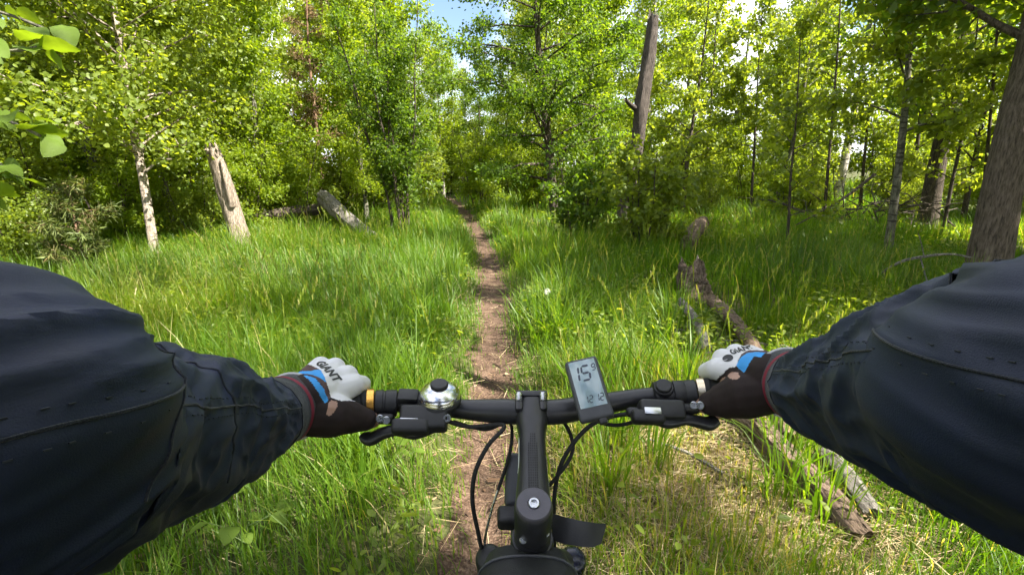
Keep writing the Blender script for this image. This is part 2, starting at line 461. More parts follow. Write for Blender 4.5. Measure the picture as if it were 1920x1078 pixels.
def grow(seed, H, r0, c0, Rm, nb, nleaf, leaf, lean=(0, 0), elev=(20, 55), hexa=False, nsub=5, wide=0.36, prof=None, spread=0.07, pts=None, sides=10, flat=0.5, top=0.98, stems=1, base_r=0.0):
    rng = np.random.default_rng(seed)
    V = []; F = []; base = 0
    tw_a = []; tw_b = []; tw_w = []
    prof = prof or (lambda t: 0.35 + 0.65 * math.sin(math.pi * min(1, 0.15 + t * 0.9)))
    for st in range(stems):
        m = 16
        t = np.linspace(0, 1, m)
        Hs = H * (1 if stems == 1 else rng.uniform(0.7, 1.0))
        if pts is not None:
            q = np.array([tuple(p) for p in catmull(pts, 6)]); m = len(q); t = np.linspace(0, 1, m); P = q
        else:
            ph = rng.uniform(0, 6.28, 4)
            off = rng.uniform(0, 6.28); ofr = base_r * math.sqrt(rng.uniform(0.05, 1))
            out = 0.0 if stems == 1 else rng.uniform(0.05, 0.30) * Hs
            P = np.stack([lean[0] * t * Hs + out * math.cos(off) * t ** 1.2 + 0.018 * Hs * np.sin(t * 5 + ph[0]) * t + 0.006 * Hs * np.sin(t * 14 + ph[1]) + ofr * math.cos(off),
                          lean[1] * t * Hs + out * math.sin(off) * t ** 1.2 + 0.018 * Hs * np.sin(t * 5 + ph[2]) * t + 0.006 * Hs * np.sin(t * 13 + ph[3]) + ofr * math.sin(off), t * Hs - 0.12 * (1 - t)], -1)
        rad = r0 * (1 - t) ** 0.8 * (1 + 0.35 * np.exp(-t * 26)) + 0.004
        base = np_tube(P, rad, sides, V, F, base)
        Hs = P[-1][2]
        for b in range(nb):
            tt = c0 + (top - c0) * (b + rng.uniform(0, 1)) / nb
            k = tt * (m - 1); i0 = min(int(k), m - 2); o = P[i0] + (P[i0 + 1] - P[i0]) * (k - i0)
            az = b * 2.4 + rng.uniform(-0.5, 0.5)
            el = R(rng.uniform(*elev))
            L = Rm * prof((tt - c0) / (1 - c0)) * rng.uniform(0.65, 1.15)
            d = np.array([math.cos(az) * math.cos(el), math.sin(az) * math.cos(el), math.sin(el)])
            s = np.linspace(0, 1, 5)[:, None]
            Q = o + d * L * s + np.array([0, 0, -0.18 * L]) * s ** 2 + rng.normal(0, 0.03 * L, (5, 3)) * s
            rb = max(0.003, r0 * (1 - tt) ** 0.8 * 0.42)
            base = np_tube(Q, rb * (1 - s[:, 0]) ** 0.7 + 0.002, 4, V, F, base)
            tw_a.append(Q[1]); tw_b.append(Q[4]); tw_w.append(L * 0.8)
            for j in range(nsub):
                fr = rng.uniform(0.25, 1.0) * 4; i1 = min(int(fr), 3); o2 = Q[i1] + (Q[i1 + 1] - Q[i1]) * (fr - i1)
                d2 = unit(d + rng.normal(0, 0.65, 3)); d2[2] *= flat
                L2 = L * rng.uniform(0.2, 0.5)
                e2 = o2 + d2 * L2 + np.array([0, 0, -0.1 * L2])
                md = (o2 + e2) / 2 + rng.normal(0, 0.03 * L2, 3)
                base = np_tube([o2, md, e2], [rb * 0.35 + 0.0015, rb * 0.2 + 0.0012, 0.001], 3, V, F, base)
                tw_a.append(o2 * 0.6 + e2 * 0.4); tw_b.append(e2); tw_w.append(L2 * 1.3)
    me_t = tri_mesh('trunk', np.concatenate(V), np.concatenate(F), smooth=True)
    me_c = None
    if nleaf:
        A = np.array(tw_a); Bp = np.array(tw_b); wgt = np.array(tw_w) * rng.uniform(0.25, 1.7, len(tw_w)); wgt /= wgt.sum()
        k = rng.choice(len(A), nleaf, p=wgt)
        p = A[k] + (Bp[k] - A[k]) * rng.uniform(0, 1.08, (nleaf, 1)) + rng.normal(0, spread, (nleaf, 3))
        p[:, 2] = np.maximum(p[:, 2], 0.1)
        d = unit(unit(Bp[k] - A[k]) * 0.5 + rng.normal(0, 0.7, (nleaf, 3)) + np.array([0, 0, -0.35]))
        nr = unit(rng.normal(0, 0.8, (nleaf, 3)) + np.array([0, 0, 0.45]))
        L = leaf * rng.uniform(0.6, 1.25, nleaf)
        v, f, per = leaf_faces(p, d, nr, L, rng, hexa, wide)
        tint = np.clip(rng.normal(0, 0.16, nleaf) + np.repeat(rng.normal(0.45, 0.14, (len(A), 1)), 1, 1)[k, 0], 0, 1)
        me_c = tri_mesh('crown', v, f, np.repeat(tint, per))
    return me_t, me_c
def plant_tree(name, me, loc, label, cat, bark, leafm, group=None, rz=0.0, s=1.0):
    t = empty(name, loc, rz); t.scale = (s, s, s)
    a = link('trunk', me[0], M[bark], t)
    if me[1] is not None: link('crown', me[1], M[leafm], t)
    tag(t, label, cat, group)
    return t
def put(x, y, dz=0.0):
    return (x, y, gz(x, y) + dz)
def loc_pts(pts):
    """pixel trunk line -> local points with the first at the origin"""
    o = pts[0]
    return [Vector(p) - o for p in pts], o

# --- the trees and snags that stand out, each where it stands
def trunk_line(specs):
    """(px, y, z) along the trunk"""
    return [at_y(px, y, z) for px, y, z in specs]
def solo(name, specs, r0, label, bark, leafm, seed, Rm, nb, nleaf, leaf, c0=0.3, cat='tree', **kw):
    P, o = loc_pts(trunk_line(specs))
    P[0].z -= 0.15
    me = grow(seed, 1, r0, c0, Rm, nb, nleaf, leaf, pts=P, **kw)
    z = gz(o.x, o.y)
    return plant_tree(name, me, (o.x, o.y, z), label, cat, bark, leafm)

# left side
solo('birch_tree', [(292, 6.5, 0), (268, 6.6, 1.15), (243, 6.7, 2.0), (222, 6.8, 2.9), (196, 6.9, 4.2), (180, 7.1, 6.0), (170, 7.2, 8.5)], 0.058,
     'pale slender birch leaning left beside the broken stump, trunk bare near the ground', 'bark_pale', 'leaf_aspen', 11, 2.0, 50, 30000, 0.058, c0=0.17, hexa=True, wide=0.46, nsub=6, spread=0.10)
solo('dead_pine_sapling', [(607, 12.8, 0), (600, 12.8, 1.2), (590, 12.9, 2.6), (578, 13.0, 4.2), (572, 13.0, 6.4)], 0.07,
     'thin reddish pine sapling with sparse browned needles left of the tall shrub', 'bark_red', 'needle_dead', 12, 0.9, 34, 5200, 0.12, c0=0.22, wide=0.05, elev=(0, 45), nsub=4, spread=0.05)
hz = at_y(757, 9.3)
plant_tree('tall_shrub', grow(14, 4.4, 0.022, 0.18, 0.75, 13, 20000, 0.062, stems=9, nsub=4, wide=0.3, elev=(35, 70), base_r=0.16, spread=0.07), put(hz.x, hz.y),
           'dark many-stemmed leafy shrub just left of the path', 'shrub', 'bark_dark', 'leaf_dark')
# centre
solo('oak_tree', [(1042, 12.4, 0), (1030, 12.4, 1.6), (1018, 12.4, 3.0), (1006, 12.4, 4.6), (1000, 12.3, 6.2), (1015, 12.3, 8.6)], 0.12,
     'dark-trunked leafy tree standing right of the path with low layered branches', 'bark_dark', 'leaf_dark', 15, 2.4, 56, 36000, 0.08, c0=0.10, elev=(5, 50), nsub=6, wide=0.33, flat=0.35, spread=0.10)
bs = at_y(1205, 7.6)
plant_tree('leafy_bush', grow(16, 2.1, 0.014, 0.12, 0.6, 9, 4600, 0.072, stems=8, nsub=4, wide=0.42, hexa=True, base_r=0.22, elev=(15, 60), spread=0.06), put(bs.x, bs.y),
           'broad-leaved green bush in front of the tall broken trunk', 'bush', 'bark_dark', 'leaf_aspen')
b2 = at_y(1085, 8.3)
plant_tree('leafy_bush', grow(17, 1.9, 0.014, 0.15, 0.5, 9, 3200, 0.08, stems=5, nsub=4, wide=0.36, base_r=0.2, spread=0.06), put(b2.x, b2.y),
           'loose low bush with thin stems at the foot of the dark-trunked tree', 'bush', 'bark_dark', 'leaf_dark')
# right side
solo('big_tree', [(1845, 5.0, 0), (1866, 5.0, 0.7), (1902, 5.0, 1.7), (1940, 5.05, 2.6), (2005, 5.1, 4.4), (2040, 5.0, 9.5)], 0.20,
     'thick grey-brown trunk at the right edge behind the rider\'s sleeve', 'bark_brown', 'leaf_dark', 18, 2.3, 30, 9000, 0.12, c0=0.55, sides=18, spread=0.12)
solo('dark_tree', [(1738, 10.0, 0), (1755, 10.0, 1.2), (1775, 10.0, 2.2), (1797, 10.1, 3.2), (1815, 10.2, 4.6), (1850, 10.2, 8)], 0.18,
     'stout almost black trunk left of the thick grey-brown trunk', 'bark_dark', 'leaf_dark', 19, 2.0, 26, 7000, 0.11, c0=0.36, sides=14, spread=0.12)
solo('slim_tree', [(1663, 6.6, 0), (1680, 6.6, 1.0), (1698, 6.65, 2.1), (1710, 6.7, 3.3), (1716, 6.7, 4.6), (1725, 6.8, 7.0)], 0.055,
     'slim grey trunk rising past the brushwood left of the stout black trunk', 'bark_aspen', 'leaf_aspen', 20, 1.3, 28, 6500, 0.08, c0=0.33, hexa=True, wide=0.44)
solo('birch_tree', [(1567, 16.5, 0), (1590, 16.5, 2.0), (1612, 16.5, 3.8), (1640, 16.5, 6.4), (1660, 16.5, 9.0)], 0.15,
     'birch with a dark foot and whitish upper trunk among the right-hand trees', 'bark_birch', 'leaf_yellow', 21, 2.2, 28, 7000, 0.13, c0=0.4, sides=12, spread=0.14)
solo('slanting_sapling', [(1447, 12.6, 0), (1475, 12.5, 1.3), (1500, 12.4, 2.6), (1522, 12.4, 4.2), (1548, 12.4, 6.6)], 0.055,
     'slim sapling slanting up to the right, nearest the fallen brushwood', 'bark_aspen', 'leaf_aspen', 22, 1.3, 22, 4500, 0.10, c0=0.32)
solo('thin_sapling', [(1407, 13.0, 0), (1414, 13.0, 1.6), (1420, 13.0, 3.2), (1432, 13.0, 5.5)], 0.035,
     'upright thin sapling directly left of the slanting one', 'bark_dark', 'leaf_aspen', 23, 1.1, 18, 3200, 0.10, c0=0.3)
solo('forked_tree', [(1363, 19.0, 0), (1376, 19.0, 2.2), (1392, 19, 4.0), (1408, 19, 6.4)], 0.12,
     'grey trunk in the light clearing between the snag and the saplings', 'bark_aspen', 'leaf_yellow', 24, 2.0, 24, 5000, 0.15, c0=0.35)
solo('dark_sapling', [(1281, 13.0, 0), (1287, 13.0, 1.2), (1297, 13.0, 2.2), (1318, 13.2, 4.0), (1335, 13.2, 6.0)], 0.06,
     'small dark sapling just right of the tall broken trunk', 'bark_dark', 'leaf_aspen', 25, 1.5, 22, 4200, 0.11, c0=0.3)
solo('young_sapling', [(1474, 6.9, 0), (1478, 6.9, 0.5), (1482, 6.9, 1.1), (1492, 6.9, 1.9), (1500, 6.9, 2.9)], 0.02,
     'little sapling with few leaves growing from the shaded grass', 'bark_dark', 'leaf_aspen', 26, 0.7, 12, 700, 0.07, c0=0.25, hexa=True, wide=0.42)
solo('thin_sapling', [(1768, 9.0, 0), (1785, 9.0, 1.0), (1815, 9.0, 2.3), (1840, 9.1, 4.2)], 0.035,
     'thin sapling between the stout black trunk and the thick trunk', 'bark_dark', 'leaf_aspen', 27, 1.1, 18, 2600, 0.09, c0=0.3)
solo('crooked_sapling', [(1805, 11.0, 0), (1818, 11.0, 0.9), (1838, 11.0, 2.0), (1868, 11.1, 3.6), (1890, 11.1, 6)], 0.06,
     'crooked dark sapling against the light just left of the thick trunk', 'bark_dark', 'leaf_aspen', 28, 1.3, 20, 3000, 0.10, c0=0.34)

for px, y, r, lean_, lab, sd in ((1318, 14.5, 0.04, 22, 'thin dark stem in the gap right of the small dark sapling', 29), (1545, 11.2, 0.035, 30, 'thin dark stem midway between the slanting sapling and the whitish birch', 30),
                                 (1612, 13.5, 0.045, 26, 'dark stem rising behind the heap of dead branches', 31), (1706, 13.0, 0.06, 34, 'dark trunk showing between the slim grey trunk and the stout black trunk', 32), (1838, 8.6, 0.03, 40, 'thin dark stem almost touching the thick grey-brown trunk', 33)):
    solo('dark_sapling', [(px, y, 0), (px + lean_ * 0.25, y, 1.2), (px + lean_ * 0.6, y, 2.6), (px + lean_, y, 4.4), (px + lean_ * 1.4, y, 7.0)], r, lab, 'bark_dark', 'leaf_aspen', sd, 1.2, 18, 3000, 0.095, c0=0.34)
# --- the wood behind and beside: five leafy kinds, copied with their parts
KIND = [
    (grow(41, 9.5, 0.09, 0.16, 1.9, 34, 16000, 0.115, spread=0.16, nsub=6), 'bark_aspen', 'leaf_aspen'),
    (grow(42, 11.0, 0.11, 0.20, 2.1, 36, 16000, 0.12, spread=0.17, nsub=6), 'bark_birch', 'leaf_yellow'),
    (grow(43, 8.0, 0.10, 0.10, 2.2, 34, 12000, 0.12, spread=0.13, nsub=5, elev=(5, 45)), 'bark_dark', 'leaf_dark'),
    (grow(44, 10.0, 0.10, 0.12, 1.7, 36, 15000, 0.115, spread=0.15, nsub=6, elev=(30, 65)), 'bark_aspen', 'leaf_yellow'),
    (grow(45, 3.4, 0.025, 0.08, 0.9, 10, 9000, 0.09, stems=6, spread=0.10, nsub=4, base_r=0.3), 'bark_dark', 'leaf_yellow'),
    (grow(46, 2.6, 0.025, 0.05, 0.9, 9, 9000, 0.085, stems=7, spread=0.10, nsub=4, base_r=0.4, elev=(10, 55)), 'bark_dark', 'leaf_aspen'),
]
LOOK = ['slim fresh-green tree', 'tall pale-barked yellow-green tree', 'dark-leaved spreading tree', 'narrow upright yellow-green tree', 'yellow-green undergrowth bush', 'fresh-green undergrowth bush']
WOOD = {'left': 'behind the broken stump', 'mid': 'where the path ends', 'right': 'in the right-hand wood', 'out': 'beside the rider', 'near': 'left of the rider'}
ORD = ['first', 'second', 'third', 'fourth', 'fifth', 'sixth', 'seventh', 'eighth', 'ninth', 'tenth', 'eleventh', 'twelfth']
rk = random.Random(5)
WOODS = []
def wood(side, k, x, y, s=1.0):
    me, bark, lf = KIND[k]
    bush = k >= 4
    t = plant_tree('undergrowth_bush' if bush else 'leafy_tree', me, put(x, y, -0.02), LOOK[k], 'bush' if bush else 'tree', bark, lf,
                   ('bushes ' if bush else 'trees ') + WOOD[side], rk.uniform(0, 6.28), s * rk.uniform(0.9, 1.12))
    WOODS.append((side, k, x / max(y, 0.5), t))
    return t
for k, x, y, s in [(0, -7.2, 8.6, 1.0), (3, -9.0, 11.0, 1.0), (0, -6.6, 12.2, 0.72), (1, -11.5, 14, 1.1), (3, -8.2, 15.0, 0.6), (0, -5.2, 15.8, 1.0), (1, -3.9, 14.2, 0.8),
                   (1, -13.5, 10, 1.1), (2, -10.5, 18, 0.8), (0, -6.8, 20, 1.2), (1, -15, 18, 1.2), (3, -4.6, 19.5, 1.0), (0, -19, 14, 1.2), (2, -17, 24, 1.3), (1, -11, 25, 1.3), (0, -7.2, 26, 1.2),
                   (0, -8.5, 5.2, 1.0), (0, -5.9, 8.4, 0.62), (3, -5.1, 9.9, 0.55), (0, -7.3, 10.6, 0.8), (3, -3.4, 11.2, 0.55), (3, -24, 22, 1.4), (1, -14.2, 6.0, 1.1), (2, -22, 9, 1.2),
                   (4, -6.2, 9.2, 0.8), (5, -5.6, 10.6, 0.8), (4, -8.3, 8.9, 1.0), (5, -7.3, 7.2, 0.75), (4, -6.9, 6.0, 0.7), (5, -4.3, 11.6, 0.85), (4, -5.9, 13.6, 1.0), (5, -9.8, 9.0, 1.1),
                   (4, -3.7, 12.8, 0.8), (5, -5.3, 8.1, 0.5), (4, -6.1, 7.4, 0.5), (5, -6.6, 8.2, 0.6), (4, -5.0, 9.2, 0.5), (5, -7.8, 6.2, 0.6), (4, -4.6, 10.3, 0.55), (5, -6.0, 5.9, 0.4), (5, -3.6, 16.5, 1.0), (4, -10.5, 12.4, 1.2), (5, -12.6, 16.5, 1.3), (4, -8.0, 17.8, 1.2)]:
    wood('left', k, x, y, s)
for k, x, y, s in [(1, -2.9, 20.5, 0.5), (3, -0.2, 21, 0.62), (0, 1.2, 19.0, 0.95), (2, -1.8, 27, 0.85), (1, -4.9, 31, 0.75), (0, 0.8, 28, 1.2), (2, 3.2, 24, 1.1), (3, -3.6, 38, 0.85), (1, 3, 36, 1.4), (0, -8.6, 36, 1.4),
                   (3, 2.4, 16.4, 0.85), (4, -1.0, 15.0, 0.75), (5, 0.2, 17.0, 0.9), (4, -2.95, 23, 1.0), (5, -1.4, 23.0, 1.1), (4, 1.5, 22, 1.1), (5, 2.3, 12.8, 0.7), (4, 0.55, 13.6, 0.6), (5, -4.9, 28, 1.3), (4, -2.9, 30, 1.3), (5, -0.4, 33, 1.5)]:
    wood('mid', k, x, y, s)
for k, x, y, s in [(1, 5.6, 20.5, 0.95), (2, 12.0, 21, 0.95), (1, 15.5, 20, 1.0), (0, 7.2, 27, 1.1), (3, 16, 28, 1.2), (0, 20.5, 24, 1.2), (1, 22, 17, 1.1),
                   (0, 17.5, 11.5, 0.8), (1, 25, 30, 1.5), (2, 6, 36, 1.4), (3, 13, 38, 1.5), (0, 20, 37, 1.5),
                   (4, 3.9, 15.2, 0.8), (5, 6.4, 17.0, 0.9), (4, 8.0, 17.6, 0.9), (5, 10.2, 16.6, 0.9), (4, 12.2, 16.0, 1.0), (5, 9.6, 12.0, 0.7), (4, 11.9, 11.6, 0.8), (5, 14.5, 17.5, 1.2), (4, 5.0, 23, 1.1), (5, 17.5, 20, 1.4), (4, 13.3, 9.6, 0.9), (5, 9.8, 24, 1.4), (4, 14, 24, 1.4), (5, 7.4, 20, 1.1), (5, 4.6, 11.8, 0.45), (4, 6.4, 11.3, 0.45), (5, 7.5, 12.6, 0.5), (4, 5.6, 13.8, 0.5), (5, 8.6, 10.6, 0.45), (4, 11.6, 19.4, 1.2), (5, 12.6, 13.2, 0.8), (4, 7.0, 14.4, 0.6)]:
    wood('right', k, x, y, s)
for k, x, y, s in [(1, -9.5, 1.5, 1.0), (3, -12.5, -1.5, 1.1), (0, -8.2, -3.0, 1.0), (5, -7.6, 2.6, 0.8), (4, -10.6, 4.0, 1.0), (2, -17, 2.0, 1.2), (1, -15, -6, 1.2)]:
    wood('near', k, x, y, s)
for k, x, y, s in [(0, 3.0, -1.9, 0.9), (1, 6.4, -3.4, 1.0), (2, 7.6, 3.7, 1.0), (0, 6.8, 1.9, 1.0), (1, 13.0, 2.5, 1.1), (3, 14.5, -2.5, 1.1), (0, 12.0, -5.5, 1.0), (4, 11.2, 4.4, 0.9), (5, 13.2, 6.4, 1.0), (4, 9.0, -1.8, 0.8), (1, 19, 6.5, 1.2), (2, 20, -1, 1.2), (0, 9.2, 6.2, 1.0)]:
    wood('out', k, x, y, s)

plant_tree('leafy_tree', grow(47, 10.0, 0.08, 0.45, 1.8, 24, 3400, 0.10, spread=0.12, nsub=5), put(2.4, 1.6), 'airy high-crowned unseen tree, added right of the rider to dapple the grass', 'tree', 'bark_aspen', 'leaf_aspen')  # unseen tree, added and kept sparse to throw dappled shade on path and grass
# each gets its own label: its look, and its place counted from the left among those like it
for side in WOOD:
    for k in range(6):
        row = sorted([q for q in WOODS if q[0] == side and q[1] == k], key=lambda q: q[2])
        for i, q in enumerate(row):
            q[3]['label'] = LOOK[k] + ((', ' + ORD[i] + ' of its kind from the left,') if len(row) > 1 else '') + ' ' + WOOD[side]

# ------------------------------------------------------------------ dead wood: snags, stumps and logs
def rough_log(name, P, rad, mat, label, cat, seed, jag0=0.0, jag1=0.0, n=26, rough=0.10, m=10, parent=None, solidcap=True):
    """a weathered trunk or log with ridged, uneven sides; jag = height of the splinters at either end"""
    rng = np.random.default_rng(seed)
    P = catmull(P, m); k = len(P)
    rr = interp(rad, k)
    T, N, B = frames(P)
    ph = rng.uniform(0, 6.28, 8)
    V = []; F = []
    L = [0.0]
    for i in range(1, k): L.append(L[-1] + (P[i] - P[i - 1]).length)
    spl0 = np.abs(np.convolve(np.tile(rng.uniform(0, 1, n), 3), [0.5, 1, 0.5], 'same')[n:2 * n]) / 2 * jag0
    spl1 = np.abs(np.convolve(np.tile(rng.uniform(0, 1, n) ** 2, 3), [0.4, 1, 0.4], 'same')[n:2 * n]) / 1.2 * jag1
    for i in range(k):
        t = L[i]
        for j in range(n):
            a = 2 * math.pi * j / n
            g = 1 + rough * (0.55 * math.sin(3 * a + ph[0] + t * 1.5) + 0.45 * math.sin(5 * a + ph[1] - t * 2.3) + 0.5 * math.sin(9 * a + ph[2] + t * 1.1) * math.sin(t * 3 + ph[3]) + 0.4 * math.sin(2 * a + ph[4] + 4 * t))
            g += rough * 0.35 * rng.standard_normal()
            p = P[i] + (N[i] * math.cos(a) + B[i] * math.sin(a)) * rr[i] * g
            if i == 0: p = p - T[i] * spl0[j]
            if i == k - 1: p = p + T[i] * spl1[j]
            V.append(p)
    for i in range(k - 1):
        for j in range(n):
            q = (j + 1) % n
            F.append((i * n + j, i * n + q, (i + 1) * n + q, (i + 1) * n + j))
    for e, jag, sgn in ((0, jag0, 1), (k - 1, jag1, -1)):
        c = len(V); V.append(P[e] + T[e] * sgn * jag * 0.35)
        for ring, fr in ((1, 0.55),):
            b = len(V)
            for j in range(n):
                V.append(P[e] + (V[e * n + j] - P[e]) * fr + T[e] * sgn * jag * 0.25 * float(rng.uniform(0.2, 1.4)))
            for j in range(n):
                q = (j + 1) % n
                F.append((e * n + j, b + j, b + q, e * n + q) if e == 0 else (e * n + q, b + q, b + j, e * n + j))
                F.append((b + j, c, b + q) if e == 0 else (b + q, c, b + j))
    me = pyd(name, V, F)
    try: me.set_sharp_from_angle(angle=R(50))
    except Exception: pass
    o = link(name, me, M[mat], parent)
    if parent is not None: fix_parent(o)
    if label: tag(o, label, cat)
    return o
def on(p, h=0.0):
    return Vector((p.x, p.y, gz(p.x, p.y) + h))

# leaning broken stump on the left bank
st = empty('broken_stump', on(at_y(455, 7.4)))
tag(st, 'tall pale broken stump leaning left on the sunny bank, bark gone and top split', 'stump')
a0 = at_y(458, 7.4, -0.1)
rough_log('trunk', [a0, at_y(444, 7.4, 0.42), at_y(424, 7.4, 0.95), at_y(402, 7.4, 1.46)], [0.165, 0.132, 0.118, 0.10], 'dead_wood', None, None, 61, 0.0, 0.16, parent=st)
rough_log('splinter', [at_y(436, 7.3, 0.72), at_y(428, 7.28, 1.0), at_y(415, 7.3, 1.36)], [0.05, 0.045, 0.02], 'dead_wood', None, None, 62, 0.02, 0.10, n=10, parent=st)
# tall snag
sn = empty('dead_snag', on(at_y(1170, 10.4)))
tag(sn, 'tall dead trunk with a snapped-off top rising behind the broad-leaved bush', 'dead tree')
rough_log('trunk', [at_y(1168, 10.4, -0.1), at_y(1180, 10.4, 0.9), at_y(1196, 10.4, 1.8), at_y(1203, 10.4, 2.5), at_y(1215, 10.4, 3.3), at_y(1224, 10.4, 4.05)], [0.18, 0.15, 0.125, 0.145, 0.128, 0.105], 'snag_wood', None, None, 63, 0, 0.20, parent=sn, rough=0.09)
rough_log('branch_stub', [at_y(1192, 10.35, 2.42), at_y(1180, 10.2, 2.5), at_y(1174, 10.1, 2.56)], [0.06, 0.045, 0.03], 'snag_wood', None, None, 64, 0, 0.05, n=10, parent=sn)
# fallen logs left
rough_log('fallen_log', [on(at_y(700, 8.5), 0.02), at_y(655, 9.1, 0.30), at_y(628, 9.6, 0.50), at_y(607, 10.0, 0.66)], [0.10, 0.135, 0.15, 0.15], 'grey_log',
          'pale grey fallen log sloping up out of the grass left of the tall shrub', 'log', 65, 0.04, 0.06)
rough_log('fallen_log', [at_y(600, 10.2, 0.42), at_y(540, 10.0, 0.36), at_y(480, 9.7, 0.26), at_y(400, 9.3, 0.14)], [0.12, 0.115, 0.10, 0.08], 'bark_dark',
          'dark fallen trunk lying in shade behind the tall pale stump', 'log', 66, 0.03, 0.03)
# stump and logs right of the path
rs = empty('low_stump', on(at_y(1295, 4.5)))
tag(rs, 'low rotten stump with a splintered top in the grass right of the path', 'stump')
rough_log('trunk', [at_y(1302, 4.5, -0.1), at_y(1300, 4.5, 0.12), at_y(1297, 4.52, 0.22), at_y(1296, 4.55, 0.35)], [0.19, 0.165, 0.145, 0.125], 'stump_wood', None, None, 67, 0, 0.12, parent=rs, rough=0.15)
rough_log('splinter', [at_y(1306, 4.48, 0.26), at_y(1308, 4.5, 0.38), at_y(1308, 4.5, 0.46)], [0.035, 0.025, 0.008], 'dead_wood', None, None, 68, 0, 0.03, n=9, parent=rs)
rough_log('fallen_log', [on(at_y(1288, 7.3), 0.12), on(at_y(1300, 8.0), 0.18), on(at_y(1314, 8.9), 0.26)], [0.12, 0.13, 0.12], 'log_wood',
          'short pinkish log half sunk in grass behind the low rotten stump', 'log', 69, 0.04, 0.06)
rough_log('fallen_pole', [at_y(1334, 4.25, 0.11), at_y(1370, 3.7, 0.12), at_y(1414, 3.0, 0.11), at_y(1476, 2.0, 0.07)], [0.05, 0.052, 0.048, 0.045], 'log_wood',
          'long thin fallen trunk running from the low stump to under the right glove', 'log', 70, 0.02, 0.03, n=16)
rough_log('short_branch', [on(at_y(1272, 3.75), 0.20), on(at_y(1300, 3.3), 0.16), on(at_y(1322, 2.9), 0.10)], [0.03, 0.032, 0.028], 'grey_log',
          'short pale branch poking from the grass left of the right glove', 'branch', 71, 0.02, 0.02, n=12)
rough_log('fallen_log', [on(at_y(1395, 2.25), 0.05), on(at_y(1448, 1.93), 0.045), on(at_y(1530, 1.64), 0.035), on(at_y(1605, 1.42), 0.01)], [0.055, 0.06, 0.062, 0.055], 'log_wood',
          'brown half-buried log in dry grass below the right glove', 'log', 72, 0.02, 0.04, n=18)
rough_log('fallen_log', [on(at_y(1540, 1.83), 0.06), on(at_y(1585, 1.66), 0.06), on(at_y(1628, 1.50), 0.04)], [0.032, 0.034, 0.030], 'grey_log',
          'short grey log lying parallel beside the brown half-buried log', 'log', 73, 0.01, 0.01, n=14)
rough_log('fallen_log', [on(at_y(1490, 2.35), 0.08), on(at_y(1520, 2.18), 0.09), on(at_y(1560, 2.0), 0.10)], [0.045, 0.045, 0.042], 'grey_log',
          'stubby grey log end half hidden behind the right sleeve', 'log', 74, 0.01, 0.012, n=12)
rough_log('plank_like_log', [on(at_y(1340, 2.42), 0.07), on(at_y(1385, 2.2), 0.07), on(at_y(1430, 2.02), 0.05)], [0.06, 0.062, 0.05], 'log_wood',
          'broad pale rotten wood piece directly under the right brake lever', 'log', 75, 0.03, 0.04, n=16, rough=0.16)
rs_ = random.Random(31)
for i in range(9):
    c = Vector((rs_.uniform(0.75, 1.9), rs_.uniform(1.7, 3.3), 0)); a = rs_.uniform(0, 6.28); L = rs_.uniform(0.18, 0.4)
    d = Vector((math.cos(a), math.sin(a), 0)); n_ = Vector((-d.y, d.x, 0))
    P = [on(c - d * L / 2, 0.04), on(c + n_ * rs_.uniform(-0.03, 0.03), rs_.uniform(0.05, 0.12)), on(c + d * L / 2, rs_.uniform(0.03, 0.14))]
    mb = MB(); mb.tube(catmull(P, 5), list(interp([0.009, 0.008, 0.004], 11)), 7)
    tag(mb.build('dead_stick', M['grey_log']), 'short dead stick in the grass among the fallen logs', 'stick', 'sticks among the fallen logs')
# pale arched dead branch by the thick trunk
db = empty('dead_branch', on(at_y(1650, 5.2)))
tag(db, 'thin pale dead branch arching over the grass in front of the thick trunk', 'branch')
mb = MB(); mb.tube(catmull([at_y(1645, 5.3, 0.10), at_y(1690, 5.1, 0.30), at_y(1740, 5.0, 0.38), at_y(1785, 5.0, 0.40), at_y(1822, 4.9, 0.38)], 6), list(interp([0.012, 0.016, 0.015, 0.012, 0.008], 25)), 8); mb.build('main_stem', M['grey_log'], db)
mb = MB(); mb.tube(catmull([at_y(1725, 5.05, 0.37), at_y(1738, 4.9, 0.14), at_y(1748, 4.8, 0.02)], 5), 0.007, 6); mb.build('side_twig', M['grey_log'], db); mb = MB(); mb.tube(catmull([at_y(1733, 5.0, 0.36), at_y(1728, 5.0, 0.50), at_y(1722, 5.0, 0.62)], 5), 0.005, 6); mb.build('side_twig', M['grey_log'], db)
# brushwood heap
bp = at_y(1630, 9.4)
mb = MB(); rb = random.Random(9)
for i in range(70):
    a = rb.uniform(0, 6.28); L = rb.uniform(0.4, 1.3)
    p = Vector((bp.x + rb.gauss(0, 0.5), bp.y + rb.gauss(0, 0.4), rb.uniform(0.1, 0.6)))
    d = Vector((math.cos(a), math.sin(a) * 0.6, rb.uniform(-0.1, 0.7))).normalized()
    q = p + d * L
    mid = (p + q) / 2 + Vector((rb.gauss(0, 0.06), rb.gauss(0, 0.06), rb.gauss(0.03, 0.06)))
    mb.tube([p, mid, q], [rb.uniform(0.008, 0.02), 0.008, 0.003], 5, False)
tag(mb.build('brushwood', M['bark_dark']), 'tangled heap of dark dead branches in front of the stout black trunk', 'brushwood')
lb = empty('fallen_bough', on(at_y(1500, 7.4)))
tag(lb, 'dark leafless bough reaching from the brushwood towards the little sapling', 'branch')
mb = MB(); mb.tube(catmull([at_y(1490, 7.3, 0.42), at_y(1540, 7.7, 0.60), at_y(1590, 8.2, 0.82), at_y(1640, 8.8, 1.15)], 6), list(interp([0.008, 0.014, 0.022, 0.03], 19)), 7); mb.build('main_stem', M['bark_dark'], lb)
